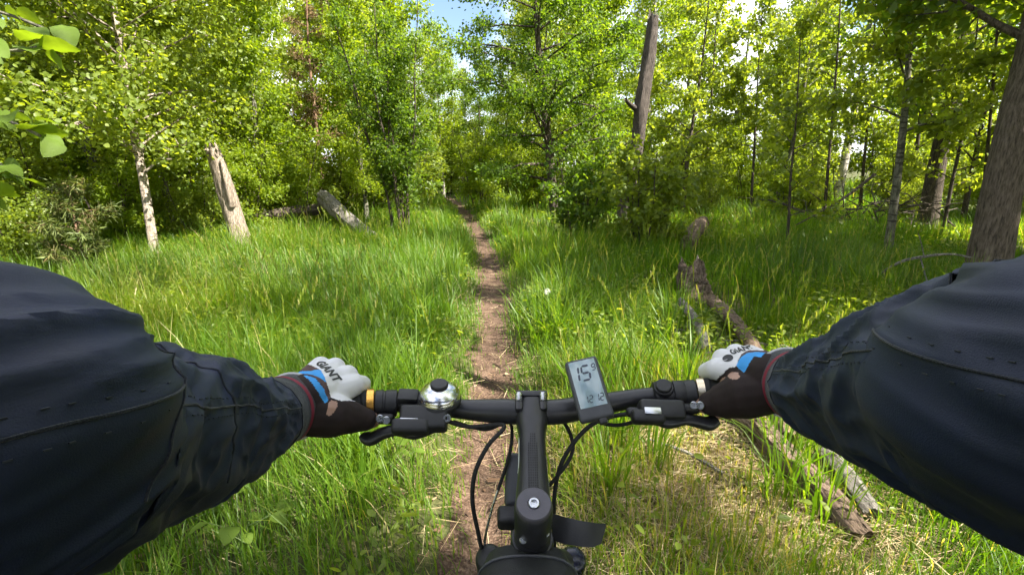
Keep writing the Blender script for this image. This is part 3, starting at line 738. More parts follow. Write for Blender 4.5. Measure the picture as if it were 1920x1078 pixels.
for f, dx, dz in ((0.3, 0.6, 0.02), (0.5, -0.2, 0.5), (0.7, 0.7, 0.15), (0.85, 0.1, 0.5)):
    p = at_y(1490 + 150 * f, 7.3 + 1.5 * f, 0.42 + 0.7 * f)
    mb = MB(); mb.tube(catmull([p, p + Vector((dx * 0.5, -0.05, dz * 0.6)), p + Vector((dx, -0.15, dz))], 4), 0.006, 5)
    mb.build('side_twig', M['bark_dark'], lb)

# young pine with long needles at the left edge
yp = at_y(165, 5.6)
me = grow(81, 1.15, 0.02, 0.05, 0.5, 14, 3000, 0.11, wide=0.03, elev=(25, 65), nsub=5, spread=0.03)
plant_tree('young_pine', me, put(yp.x, yp.y), 'small bushy young pine with long needles at the left edge of the grass', 'pine', 'bark_red', 'needle')

# foreground sapling whose big leaves hang into the picture at the upper left
fs = empty('near_sapling', (-1.75, 0.95, gz(-1.75, 0.95)))
tag(fs, 'sapling close to the camera with large bright leaves at the upper left edge', 'sapling')
mb = MB()
mb.tube(catmull([Vector((-1.75, 0.95, -0.1)), Vector((-1.72, 1.0, 0.7)), Vector((-1.66, 1.02, 1.3)), Vector((-1.6, 1.05, 1.9)), Vector((-1.5, 1.0, 2.5))], 5), list(interp([0.016, 0.014, 0.011, 0.007, 0.003], 21)), 7)
mb.build('trunk', M['bark_aspen'], fs)
lm = None
rl = random.Random(21)
bran = [([(-60, 60, 1.20), (30, 95, 1.16), (105, 90, 1.14)], 10), ([(-80, 190, 1.22), (20, 215, 1.18), (80, 240, 1.15), (110, 255, 1.14)], 12), ([(-90, 300, 1.2), (10, 300, 1.17), (70, 330, 1.15)], 10), ([(-40, 370, 1.2), (0, 375, 1.18), (30, 350, 1.16)], 5), ([(-60, 10, 1.25), (40, 25, 1.2), (120, 55, 1.2)], 8)]
mb = MB()
lv = []; lfc = []
for i in range(11):
    t = i / 10; wdt = 0.47 * math.sin(math.pi * t ** 0.82) ** 0.8 * (1 - 0.25 * t) if 0 < i < 10 else 0.004
    zc = -0.16 * t * t + 0.03 * math.sin(t * 5)
    for q in (-1, -0.5, 0, 0.5, 1):
        lv.append((q * wdt, 1.1 * t, zc + 0.10 * abs(q) * wdt / 0.47 + 0.025 * math.sin(t * 17 + q * 3) * abs(q)))
for i in range(10):
    for q in range(4): lfc.append((i * 5 + q, i * 5 + q + 1, i * 5 + q + 6, i * 5 + q + 5))
for pts, n in bran:
    Q = catmull([W(p[0] - 35, p[1], p[2]) for p in pts], 6)
    mb.tube([Vector((-1.66, 1.02, Q[0].z - 0.1))] + Q, 0.004, 5)
    for i in range(n):
        t = (i + 0.5) / n
        p = Q[min(len(Q) - 1, int(t * len(Q)))]
        sz = rl.uniform(0.045, 0.072)
        if lm is None:
            lm = pyd('leaf', lv, lfc)
            at_ = lm.attributes.new('rnd', 'FLOAT', 'FACE')
            at_.data.foreach_set('value', [0.5] * len(lfc))
            lm.materials.append(M['leaf_fore'])
        o = link('leaf', lm, None, fs)
        o.location = p - fs.location + Vector((rl.uniform(-0.02, 0.03), rl.uniform(-0.03, 0.03), rl.uniform(-0.02, 0.02)))
        o.rotation_euler = (rl.uniform(-0.9, 0.5), rl.uniform(-0.8, 0.8), rl.uniform(-2.6, -0.2))
        o.scale = (sz, sz, sz)
mb.build('branch', M['bark_aspen'], fs)

# broad-leaved weeds near the wheel and the sleeve
def weed(x, y, n, sz, label, h=0.16, seed=0):
    rw = random.Random(seed)
    e = empty('broadleaf_weed', put(x, y)); tag(e, label, 'weed')
    m = MB()
    for i in range(n):
        a = i * 2.4 + rw.uniform(-0.3, 0.3); r = rw.uniform(0.25, 1.0) * h * 0.7; z = rw.uniform(0.5, 1.0) * h
        tip = Vector((math.cos(a) * r, math.sin(a) * r, z))
        m.tube([Vector((x, y, gz(x, y))), Vector((x, y, gz(x, y))) + Vector((tip.x * 0.3, tip.y * 0.3, z * 0.7)), Vector((x, y, gz(x, y))) + tip], 0.0018, 4, False)
        o = link('leaf', lm, None, e); o.location = tip
        o.rotation_euler = (rw.uniform(-0.35, 0.25), rw.uniform(-0.3, 0.3), a - math.pi / 2)
        s = sz * rw.uniform(0.7, 1.2); o.scale = (s, s, s)
    m.build('stem', M['stem_green'], e)
p = W(455, 1045, 1.62); weed(p.x, p.y, 9, 0.06, 'broad-leaved weed under the left sleeve at the bottom edge', 0.22, 1)
p = W(330, 1060, 1.70); weed(p.x, p.y, 8, 0.055, 'second broad-leaved weed half hidden by the left sleeve', 0.20, 2)
p = W(1880, 1045, 1.75); weed(p.x, p.y, 12, 0.06, 'leafy weed in the shade at the bottom right corner', 0.22, 3)
p = W(735, 905, 2.0); weed(p.x, p.y, 10, 0.05, 'small leafy weed below the left brake lever', 0.2, 4)

# dandelion clock
dp = at_y(1022, 3.55); de = empty('dandelion', put(dp.x, dp.y)); tag(de, 'white dandelion seed head on a thin stem right of the path', 'dandelion')
mb = MB(); top = Vector((dp.x + 0.01, dp.y, gz(dp.x, dp.y) + 0.32)); mb.tube([on(dp), on(dp, 0.16) + Vector((0.006, 0, 0)), top], 0.002, 5); mb.build('stem', M['stem_green'], de)
mb = MB(); rd = random.Random(4)
for i in range(120):
    d = Vector((rd.gauss(0, 1), rd.gauss(0, 1), rd.gauss(0, 1))).normalized()
    q = top + d * 0.021; u = d.orthogonal().normalized(); v_ = d.cross(u)
    mb.add([top + u * 0.0003, top - u * 0.0003, q], [(0, 1, 2)])
    for k in range(4):
        a = k * 1.57; e_ = (u * math.cos(a) + v_ * math.sin(a)) * 0.006 + d * 0.003
        mb.add([q, q + e_ + v_ * 0.0007, q + e_ - v_ * 0.0007], [(0, 1, 2)])
M['fluff'] = solid('seed_fluff', (0.75, 0.73, 0.68), 0.9)
mb.build('seed_head', M['fluff'], de, smooth=False)

# ------------------------------------------------------------------ grass
def field(x, y, s, ph):
    return 0.5 + 0.25 * np.sin(x * s + ph) * np.sin(y * s * 1.13 + ph * 2) + 0.25 * np.sin((x + y) * s * 0.61 + ph * 3) * np.sin((x - y) * s * 0.77 - ph)
def blades(rng, x, y, h, wd, lean, tint, az=None, seg=(0, 0.38, 0.72, 1.0)):
    n = len(x)
    z = ground(x, y)
    az = rng.uniform(0, 2 * math.pi, n) if az is None else az
    dx, dy = np.cos(az), np.sin(az)
    fa = az + math.pi / 2 + rng.normal(0, 0.5, n)
    wx, wy = np.cos(fa), np.sin(fa)
    V = []
    for i, t in enumerate(seg):
        off = lean * h * t ** 1.9
        zz = z + h * (t - 0.42 * np.minimum(lean, 1.3) * t ** 2.2) - (0.02 if i == 0 else 0)
        cx, cy = x + dx * off, y + dy * off
        hw = wd * 0.5 * (0.75 + 0.5 * t if t < 0.4 else 0.95 - 0.45 * (t - 0.4) / 0.32)
        if i < 3:
            V += [np.stack([cx - wx * hw, cy - wy * hw, zz], -1), np.stack([cx + wx * hw, cy + wy * hw, zz], -1)]
        else:
            V.append(np.stack([cx, cy, zz], -1))
    v = np.stack(V, 1).reshape(-1, 3)
    b = (np.arange(n) * 7)[:, None, None]
    f = (b + np.array([[0, 1, 3], [0, 3, 2], [2, 3, 5], [2, 5, 4], [4, 5, 6]])[None]).reshape(-1, 3)
    return v, f, np.repeat(tint, 5)
def scatter(rng, n, x0, x1, y0, y1):
    return rng.uniform(x0, x1, n), rng.uniform(y0, y1, n)
parts = []
LOGS = [((at_y(a, b)).xy, (at_y(c, d)).xy) for a, b, c, d in ((1288, 7.0, 1312, 8.8), (1335, 4.35, 1462, 2.15), (1272, 3.75, 1322, 2.9), (1380, 2.25, 1600, 1.42), (1535, 1.83, 1625, 1.5), (1490, 2.35, 1560, 2.0), (1340, 2.42, 1430, 2.02), (700, 8.5, 607, 10), (1280, 4.45, 1310, 4.5), (458, 7.4, 450, 7.4))]
def log_dist(x, y):
    m = np.full(len(x), 9.0)
    for a, b in LOGS:
        d = b - a; t = np.clip(((x - a.x) * d.x + (y - a.y) * d.y) / max(d.length_squared, 1e-6), 0, 1)
        m = np.minimum(m, np.hypot(x - a.x - t * d.x, y - a.y - t * d.y))
    return m
def lawn(seed, n, x0, x1, y0, y1, hm, wd, gap=0.0, fr=1.25):
    rng = np.random.default_rng(seed)
    x, y = scatter(rng, n, x0, x1, y0, y1)
    keep = np.abs(x) < (y + 1.2) * fr + 0.6
    if fr > 50: keep &= (np.abs(x) > (y + 1.2) * 1.2 + 0.6) & (np.abs(x) > 2.5)
    d = np.abs(x - path_x(y))
    keep &= d > np.interp(y, [0, 3, 6], [0.11, 0.13, 0.15]) + 0.05 * rng.standard_normal(n) + gap
    dens = field(x, y, 2.6, 1.1) * 0.6 + field(x, y, 7.0, 2.2) * 0.4
    keep &= rng.uniform(0, 1, n) < 0.35 + dens
    # worn, straw-covered verge on the right of the wheel
    dry = np.exp(-(((x - 0.75) / 0.6) ** 2 + ((y - 1.85) / 0.75) ** 2))
    keep &= rng.uniform(0, 1, n) > 0.55 * dry
    x, y, d, dry = x[keep], y[keep], d[keep], dry[keep]; n = len(x)
    hf = 0.55 + 0.9 * field(x, y, 1.7, 0.4) * field(x, y, 5.0, 3.4) * 2
    h = hm * hf * rng.uniform(0.45, 1.25, n)
    h *= np.clip(0.35 + (d - 0.15) / 0.5, 0.35, 1.0)
    h *= 1 - 0.5 * dry
    lo_ = np.where(y < 2.5, 0.45, 0.3)
    h *= np.clip(lo_ + (log_dist(x, y + 0.12) - 0.08) / 0.3, lo_, 1.0)
    h *= 0.75 + 0.5 * field(x, y, 0.8, 9.0)
    lean = np.abs(rng.normal(0.35, 0.28, n)) + 0.05
    patch = field(x, y, 1.1, 5.0)
    tint = np.clip(rng.normal(0.38, 0.17, n) + 0.5 * (patch - 0.5) + 0.5 * dry + 0.30 * np.exp(-(((x + 3.4) / 1.5) ** 2 + ((y - 4.6) / 1.4) ** 2)), 0, 0.94)  # last term yellows the left bank: its sunlight is painted into the blade tint
    tint = np.where(rng.uniform(0, 1, n) < 0.025 + 0.22 * dry, 1.0, tint)
    az = rng.uniform(0, 2 * math.pi, n)
    sway = 2.2 * math.pi * field(x, y, 0.9, 7.0)
    az = np.where(rng.uniform(0, 1, n) < 0.55, sway + rng.normal(0, 0.6, n), az)
    parts.append(blades(rng, x, y, h, wd * rng.uniform(0.6, 1.4, n), lean, tint, az))
lawn(101, 78000, -3.4, 3.4, 0.5, 4.2, 0.29, 0.0046)
lawn(102, 62000, -6.5, 7.0, 3.8, 8.5, 0.37, 0.0075)
lawn(103, 42000, -12, 13, 8.0, 16, 0.42, 0.013)
lawn(104, 26000, -24, 26, 15, 34, 0.5, 0.03)
lawn(106, 13000, 0.2, 1.9, 1.0, 2.9, 0.24, 0.004)
lawn(107, 34000, -20, 22, -10, 15, 0.38, 0.028, fr=99)
lawn(105, 9000, -3.5, 3.5, -4, 0.5, 0.30, 0.009, fr=9)
# broader, tall tussock blades along both edges of the path
for sd, side in ((111, -1), (112, 1)):
    rng = np.random.default_rng(sd)
    cy = rng.uniform(1.5, 11, 110); cx = path_x(cy) + side * (0.32 + rng.gamma(1.6, 0.35, 110))
    k = np.repeat(np.arange(110), 42); n = len(k)
    x = cx[k] + rng.normal(0, 0.045, n); y = cy[k] + rng.normal(0, 0.045, n)
    dirn = np.arctan2(y - cy[k], x - cx[k]) + rng.normal(0, 0.5, n)
    parts.append(blades(rng, x, y, rng.uniform(0.24, 0.55, n), rng.uniform(0.004, 0.009, n) * (1 + cy[k] / 12), np.abs(rng.normal(0.4, 0.25, n)) + 0.05, np.clip(rng.normal(0.4, 0.15, n), 0, 0.9), dirn))
# flowering stalks
rng = np.random.default_rng(121)
n = 900
x, y = scatter(rng, n, -4, 4, 1.3, 9); k = (np.abs(x - path_x(y)) > 0.3) & (np.abs(x) < y * 1.2 + 0.5); x, y = x[k], y[k]; n = len(x)
h = rng.uniform(0.38, 0.68, n); az = rng.uniform(0, 6.28, n); ln = rng.uniform(0.08, 0.3, n)
parts.append(blades(rng, x, y, h, np.full(n, 0.0028) * (1 + y / 8), ln, np.clip(rng.normal(0.7, 0.1, n), 0, 0.95), az))
for q in range(16):
    t = 0.74 + 0.26 * q / 15
    hx = x + np.cos(az) * ln * h * t ** 1.9; hy = y + np.sin(az) * ln * h * t ** 1.9
    zb = ground(x, y) + h * (t - 0.42 * ln * t ** 2.2)
    v, f, r = blades(rng, hx, hy, rng.uniform(0.015, 0.035, n), np.full(n, 0.004) * (1 + y / 10), np.full(n, 0.5), np.clip(rng.normal(0.85, 0.08, n), 0, 0.97))
    v = v.reshape(n, 7, 3); v[:, :, 2] += (zb - ground(hx, hy))[:, None]
    parts.append((v.reshape(-1, 3), f, r))
def merge(name, parts, mat, label, cat):
    V = []; F = []; A = []; b = 0
    for v, f, a in parts:
        V.append(v); F.append(f + b); A.append(a); b += len(v)
    o = link(name, tri_mesh(name, np.concatenate(V), np.concatenate(F), np.concatenate(A)), mat)
    return tag(o, label, cat, kind='stuff')
merge('grass', parts, M['grass'], 'tall green meadow grass covering the ground on both sides of the path', 'grass')

# dry straw, lying stalks and dead leaves
rng = np.random.default_rng(131)
parts2 = []
def strew(n, xf, yf, hm, wm, mat_t):
    kp = (np.abs(xf - path_x(yf)) > 0.17) | (rng.uniform(0, 1, len(xf)) < 0.3)
    x, y = xf[kp], yf[kp]; az = rng.uniform(0, 6.28, len(x))
    L = rng.uniform(0.5, 1.4, len(x)) * hm
    z = ground(x, y) + rng.uniform(0.008, 0.035, len(x))
    dx, dy = np.cos(az), np.sin(az); wd = wm * rng.uniform(0.6, 1.4, len(x)); e = rng.normal(0, 0.15, len(x)) * L
    v = np.stack([np.stack([x - dy * wd, y + dx * wd, z], -1), np.stack([x + dy * wd, y - dx * wd, z], -1),
                  np.stack([x + dx * L + dy * wd * 0.4, y + dy * L - dx * wd * 0.4, z + np.abs(e) * 0.4], -1), np.stack([x + dx * L - dy * wd * 0.4, y + dy * L + dx * wd * 0.4, z + np.abs(e) * 0.4 + 0.002], -1)], 1).reshape(-1, 3)
    b = (np.arange(len(x)) * 4)[:, None, None]
    f = (b + np.array([[0, 1, 2], [0, 2, 3]])[None]).reshape(-1, 3)
    return v, f, np.repeat(rng.uniform(0, 1, len(x)), 2)
y = rng.uniform(0.6, 9, 420); x = path_x(y) + rng.normal(0, 0.30, 420)
parts2.append(strew(0, x, y, 0.04, 0.0011, None))
x = rng.normal(0.75, 0.38, 8000); y = rng.normal(1.8, 0.6, 8000)
parts2.append(strew(0, x, y, 0.15, 0.0011, None))
x = rng.uniform(-4, 5, 9000); y = rng.uniform(0.8, 7, 9000)
parts2.append(strew(0, x, y, 0.14, 0.0013, None))
merge('dry_straw', parts2, M['straw'], 'dry fallen straw scattered over the path and its verges', 'straw')
y = rng.uniform(0.7, 12, 700); x = path_x(y) + rng.normal(0, 0.26, 700)
parts3 = [strew(0, x, y, 0.018, 0.005, None)]
x = rng.uniform(-7, 8, 5000); y = rng.uniform(1, 14, 5000)
parts3.append(strew(0, x, y, 0.04, 0.011, None))
merge('leaf_litter', parts3, M['litter'], 'brown dead leaves and crumbs lying on the path and forest floor', 'leaf litter')

# low herbs between the blades
rng = np.random.default_rng(141)
x = np.concatenate([rng.uniform(-4, 4.5, 5200), rng.uniform(-9, 10, 6000)]); y = np.concatenate([rng.uniform(0.8, 5, 5200), rng.uniform(5, 15, 6000)])
k = (np.abs(x - path_x(y)) > 0.24) & (field(x, y, 2.0, 4.0) > 0.45) & ~((x > 0.1) & (y < 2.9) & (rng.uniform(0, 1, len(x)) < 0.85))
x, y = x[k], y[k]; rep = 5
x = np.repeat(x, rep) + rng.normal(0, 0.035, len(x) * rep); y = np.repeat(y, rep) + rng.normal(0, 0.035, len(y) * rep); n = len(x)
z = ground(x, y) + rng.uniform(0.03, 0.22, n)
d = unit(rng.normal(0, 1, (n, 3)) * np.array([1, 1, 0.35])); nr = unit(rng.normal(0, 0.45, (n, 3)) + np.array([0, 0, 1.0]))
v, f, per = leaf_faces(np.stack([x, y, z], -1), d, nr, rng.uniform(0.02, 0.045, n) * (1 + y / 10), rng, True, 0.27)
merge('ground_cover', [(v, f, np.repeat(np.clip(rng.normal(0.5, 0.2, n), 0, 1), per))], M['leaf_aspen'], 'low leafy herbs growing among the grass', 'herbs')

# ------------------------------------------------------------------ bicycle
M['black_metal'] = solid('black_anodised', (0.018, 0.018, 0.021), 0.38, 0.0, 0.5, 0.2, 60, 0.05)
M['black_plastic'] = solid('black_plastic', (0.014, 0.014, 0.016), 0.5, 0, 0.45, 0.2, 80, 0.1)
M['black_rubber'] = solid('black_rubber', (0.016, 0.016, 0.016), 0.72, 0, 0.35, 0.25, 120, 0.3)
M['grey_plastic'] = solid('dark_grey_plastic', (0.05, 0.052, 0.06), 0.5, 0, 0.45, 0.12, 60, 0.1)
M['cap_grey'] = solid('matt_grey_cap', (0.085, 0.08, 0.095), 0.55, 0.2, 0.4, 0.12, 90, 0.05)
M['chrome'] = solid('chrome', (0.72, 0.72, 0.74), 0.22, 1.0, 0.5, 0.05, 30)
M['steel'] = solid('steel', (0.55, 0.56, 0.58), 0.28, 1.0, 0.5, 0.1, 60)
M['gold'] = solid('gold_anodised', (0.80, 0.42, 0.09), 0.28, 1.0, 0.5, 0.08, 60)
M['silver_ring'] = solid('champagne_ring', (0.72, 0.60, 0.42), 0.28, 1.0, 0.5, 0.08, 60)
M['white_print'] = solid('white_print', (0.62, 0.64, 0.66), 0.5)
M['lcd'] = solid('lcd_glass', (0.22, 0.30, 0.33), 0.12, 0.0, 0.7, 0.06, 25, coat=0.6)  # grey-green LCD, base colour tinted blue for the sky's reflection
M['lcd_ink'] = solid('lcd_segment', (0.035, 0.045, 0.07), 0.4)
M['navy_gloss'] = solid('navy_gloss', (0.012, 0.014, 0.035), 0.25, 0, 0.5)
M['bag'] = solid('black_nylon', (0.016, 0.017, 0.018), 0.6, 0, 0.4, 0.25, 200, 0.4, 900)
BX = 0.023
AX = Vector((0, -math.sin(R(20)), math.cos(R(20))))
C0 = W(1001, 945, 0.505)
BX = C0.x
bike = empty('bicycle', (BX, 0.68, 0.0))
tag(bike, 'black mountain bike ridden along the path, seen from its handlebar', 'bicycle')
BAR = [(500, 780, 0.560), (560, 770, 0.580), (690, 757, 0.605), (780, 757, 0.615), (870, 767, 0.618), (950, 771, 0.616), (1000, 772, 0.615), (1050, 771, 0.616), (1130, 757, 0.618), (1220, 743, 0.615), (1320, 736, 0.605), (1450, 728, 0.580), (1515, 726, 0.565)]
BP = catmull([W(*p) for p in BAR], 8)
BR = list(np.interp(np.linspace(0, 12, len(BP)), [0, 3, 4, 4.6, 5, 7, 7.4, 8, 9, 12], [0.011, 0.0112, 0.0125, 0.0152, 0.0159, 0.0159, 0.0152, 0.0135, 0.0115, 0.011]))
mb = MB(); mb.tube(BP, BR, 24); mb.build('handlebar', M['black_metal'], bike)
def project(p):
    q = p - Vector((0, 0, CAM_H))
    d = q.y * CP - q.z * SP; u = q.y * SP + q.z * CP
    return 960 + FPX * q.x / d, 539 - FPX * u / d
BPX = [project(p)[0] for p in BP]
def bar_at(px):
    """point and direction on the handlebar where it crosses column px"""
    i = min(max(int(np.searchsorted(BPX, px)) - 1, 0), len(BP) - 2)
    t = (px - BPX[i]) / (BPX[i + 1] - BPX[i])
    return BP[i].lerp(BP[i + 1], t), (BP[i + 1] - BP[i]).normalized()
def sleeve_on_bar(p0, p1, prof, n=28):
    """turned piece on the bar between two columns; prof = list of (fraction, radius)"""
    a, _ = bar_at(p0); b, _ = bar_at(p1)
    m = axis_mat(a, b - a); L = (b - a).length
    return MB().lathe(m, [(r, f * L) for f, r in prof], n)
# grips with lock rings
for (gi, g0, ring0, ring1, mt) in ((0, 505, 687, 702, 'gold'), (1, 1510, 1322, 1306, 'silver_ring')):
    prof = []
    for k in range(41):
        f = k / 40
        r = 0.0152 + (0.0009 if (k % 4 < 2 and 2 < k < 36) else 0) + (0.0025 if k > 37 else 0)
        prof.append((f, r))
    mb = sleeve_on_bar(g0, ring0 + (-1 if gi == 0 else 1), prof)
    gr = mb.build('grip', M['black_rubber'], bike)
    mb = sleeve_on_bar(ring0, ring1, [(0, 0.0165), (0.08, 0.0186), (0.92, 0.0186), (1, 0.0165)]); mb.build('lock_ring', M[mt], gr)
# lever clamps
mb = sleeve_on_bar(703, 745, [(0, 0.0155), (0.05, 0.0168), (0.35, 0.0168), (0.38, 0.0158), (0.46, 0.0158), (0.5, 0.0168), (0.97, 0.0168), (1, 0.0150)]); mb.build('clamp', M['black_plastic'], bike)
mb = sleeve_on_bar(1305, 1262, [(0, 0.0155), (0.05, 0.0172), (0.45, 0.0172), (0.5, 0.0163), (0.55, 0.0172), (0.97, 0.0172), (1, 0.0150)]); mb.build('clamp', M['black_plastic'], bike)
mb = sleeve_on_bar(752, 795, [(0, 0.0150), (0.05, 0.0165), (0.95, 0.0165), (1, 0.0150)]); p, d = bar_at(768)
mb.box(frame_mat(p + Vector((0, -0.006, 0.0125)), d, Vector((0, 1, 0.3))), 0.026, 0.020, 0.012, 0.003); mb.build('lever_clamp', M['black_plastic'], bike)
mb = sleeve_on_bar(1225, 1262, [(0, 0.0150), (0.05, 0.0175), (0.95, 0.0175), (1, 0.0160)]); cb = mb.build('lever_clamp', M['black_plastic'], bike)
p, d = bar_at(1243); up = (Vector((0, 0, CAM_H)) - p).normalized() * 0.6 + Vector((0, 0, 0.7))
mb = MB(); mb.lathe(axis_mat(p + up.normalized() * 0.010, up), [(0.0125, 0), (0.0125, 0.007), (0.0115, 0.0085), (0.0098, 0.0085), (0.0098, 0.0115), (0.0088, 0.0128), (0.004, 0.0132)]); mb.build('button', M['black_plastic'], cb)
# bell
p, d = bar_at(822)
ctr = W(824, 737, 0.600)
bu = ((Vector((0, 0, CAM_H)) - ctr).normalized() * 0.35 + Vector((0, 0.12, 1))).normalized()
bell = MB(); bell.lathe(axis_mat(ctr - bu * 0.012, bu), [(0.012, -0.012), (0.020, -0.006), (0.0268, 0.0), (0.0275, 0.004), (0.0262, 0.0062)], 40)
bl = bell.build('bell', M['black_plastic'], bike)
prof = [(0.0258, 0.006), (0.0262, 0.0085)] + [(0.0252 * math.cos(a), 0.009 + 0.0150 * math.sin(a)) for a in np.linspace(0.06, 1.42, 14)]
mb = MB(); mb.lathe(axis_mat(ctr - bu * 0.012, bu), prof, 48); mb.build('dome', M['chrome'], bl, sharp=60)
mb = MB(); mb.lathe(axis_mat(ctr + bu * 0.0112, bu), [(0.0112, 0), (0.0112, 0.0028), (0.0100, 0.0040), (0.004, 0.0046)], 28); mb.build('striker_button', M['black_plastic'], bl)
mb = sleeve_on_bar(806, 842, [(0, 0.0140), (0.05, 0.0158), (0.95, 0.0162), (1, 0.0145)]); mb.build('bracket', M['black_plastic'], bl)
# brake and gear levers
def lever_set(s, pod, win, bolts, lev, nub):
    mb = MB()
    for (x, y, dd, sx, sy, sz) in pod:
        o = W(x, y, dd); mb.box(frame_mat(o, Vector((1, 0.02 * s, -0.02)), W(x, y - 10, dd + 0.004) - o), sx, sy, sz, 0.005, 3)
    pd = mb.build('shifter', M['black_plastic'], bike)
    x, y, dd, sx, sy = win
    o = W(x, y, dd); mb = MB(); mb.box(frame_mat(o, Vector((1, 0.02 * s, -0.03)), W(x, y - 10, dd + 0.004) - o), sx, sy, 0.003, 0.0012); mb.build('gear_window', M['steel'], pd)
    for (x, y, dd) in bolts:
        o = W(x, y, dd); mb = MB(); mb.lathe(axis_mat(o, Vector((0, 0, CAM_H)) - o), [(0.0048, 0), (0.0048, 0.004), (0.0042, 0.0048), (0.0024, 0.0048), (0.0022, 0.002)], 16); mb.build('bolt', M['steel'], pd)
    mb = MB(); mb.tube(catmull([W(*q[:3]) for q in lev], 6), list(interp([q[3] for q in lev], (len(lev) - 1) * 6 + 1)), 14, True, (0.75, 1.0)); mb.build('brake_lever', M['black_metal'], bike)
lever_set(1, [(795, 785, 0.585, 0.058, 0.030, 0.022), (770, 800, 0.575, 0.045, 0.018, 0.018), (832, 780, 0.592, 0.018, 0.014, 0.014), (722, 785, 0.592, 0.024, 0.012, 0.014)], (767, 790, 0.5725, 0.023, 0.009),
          [(712, 785, 0.575), (724, 788, 0.577), (838, 784, 0.580)],
          [(815, 800, 0.585, 0.008), (780, 810, 0.583, 0.0105), (745, 806, 0.585, 0.0085), (718, 812, 0.588, 0.0095), (697, 822, 0.59, 0.0105), (684, 818, 0.592, 0.0085), (679, 813, 0.593, 0.004)], None)
lever_set(-1, [(1240, 770, 0.585, 0.055, 0.024, 0.022), (1215, 782, 0.578, 0.040, 0.016, 0.018), (1192, 773, 0.592, 0.024, 0.012, 0.012), (1292, 766, 0.592, 0.026, 0.012, 0.014)], (1224, 770, 0.5725, 0.020, 0.009),
          [(1301, 760, 0.575), (1313, 760, 0.577)],
          [(1215, 780, 0.585, 0.008), (1250, 790, 0.583, 0.0105), (1283, 786, 0.585, 0.0085), (1308, 790, 0.588, 0.0095), (1328, 794, 0.59, 0.0105), (1342, 786, 0.592, 0.008)], None)
# stem with face plate, top cap and printed stripes
S0 = W(997, 772, 0.612); S1 = C0 - AX * 0.024
sd_ = (S1 - S0).normalized(); sx_ = Vector((1, 0, 0)); su_ = sx_.cross(sd_).normalized()
if su_.z < 0: su_ = -su_
def stem_ring(c, hw, hh, n=24, k=2.6):
    out = []
    for i in range(n):
        a = 2 * math.pi * i / n; ca, sa = math.cos(a), math.sin(a)
        out.append(c + sx_ * hw * math.copysign(abs(ca) ** (2 / k), ca) + su_ * hh * math.copysign(abs(sa) ** (2 / k), sa))
    return out
V = []; F = []
stt = [(-0.012, 0.0190, 0.0165), (0.004, 0.0200, 0.0185), (0.018, 0.0195, 0.0175), (0.034, 0.0165, 0.0165), (0.06, 0.0160, 0.0165), (0.085, 0.0172, 0.0175), (0.105, 0.0190, 0.0190), ((S1 - S0).length - 0.004, 0.0200, 0.0200)]
for L, a, b in stt: V += stem_ring(S0 + sd_ * L, a, b)
for i in range(len(stt) - 1):
    for j in range(24):
        q = (j + 1) % 24; F.append((i * 24 + j, i * 24 + q, (i + 1) * 24 + q, (i + 1) * 24 + j))
F.append(tuple(range(24))[::-1]); F.append(tuple((len(stt) - 1) * 24 + j for j in range(24)))
mb = MB(); mb.add(V, F)
mb.lathe(axis_mat(C0 - AX * 0.052, AX), [(0.0195, 0), (0.0205, 0.002), (0.0205, 0.046), (0.0192, 0.048)], 32)
stem = mb.build('stem', M['black_metal'], bike, sharp=40)
mb = MB(); mb.lathe(axis_mat(C0 - AX * 0.0045, AX), [(0.0188, 0), (0.0192, 0.001), (0.0190, 0.0052), (0.0178, 0.0066), (0.0068, 0.0066), (0.0066, 0.004), (0.003, 0.0038)], 40); mb.build('top_cap', M['cap_grey'], stem, sharp=40)
mb = MB(); mb.lathe(axis_mat(C0 - AX * 0.001, AX), [(0.0060, 0), (0.0060, 0.0042), (0.0054, 0.0048), (0.0034, 0.0048), (0.0030, 0.002)], 24); mb.build('cap_bolt', M['steel'], stem, sharp=40)
mb = MB(); fp = S0 - sd_ * 0.010
mb.box(frame_mat(S0 - sd_ * 0.017 + su_ * 0.0, sx_, su_), 0.040, 0.036, 0.009, 0.003); mb.build('face_plate', M['black_metal'], stem)
for x in (973, 1018):
    o = W(x, 748, 0.606); mb = MB(); mb.box(frame_mat(o + Vector((0, 0, -0.004)), sx_, sd_), 0.0095, 0.028, 0.012, 0.0035); mb.build('clamp_lug', M['black_metal'], stem)
    o = W(x, 741, 0.606); mb = MB(); mb.lathe(axis_mat(o, -sd_ + su_ * 0.6), [(0.0042, -0.006), (0.0042, 0.003), (0.0036, 0.004), (0.002, 0.004)], 14); mb.build('bolt', M['steel'], stem)
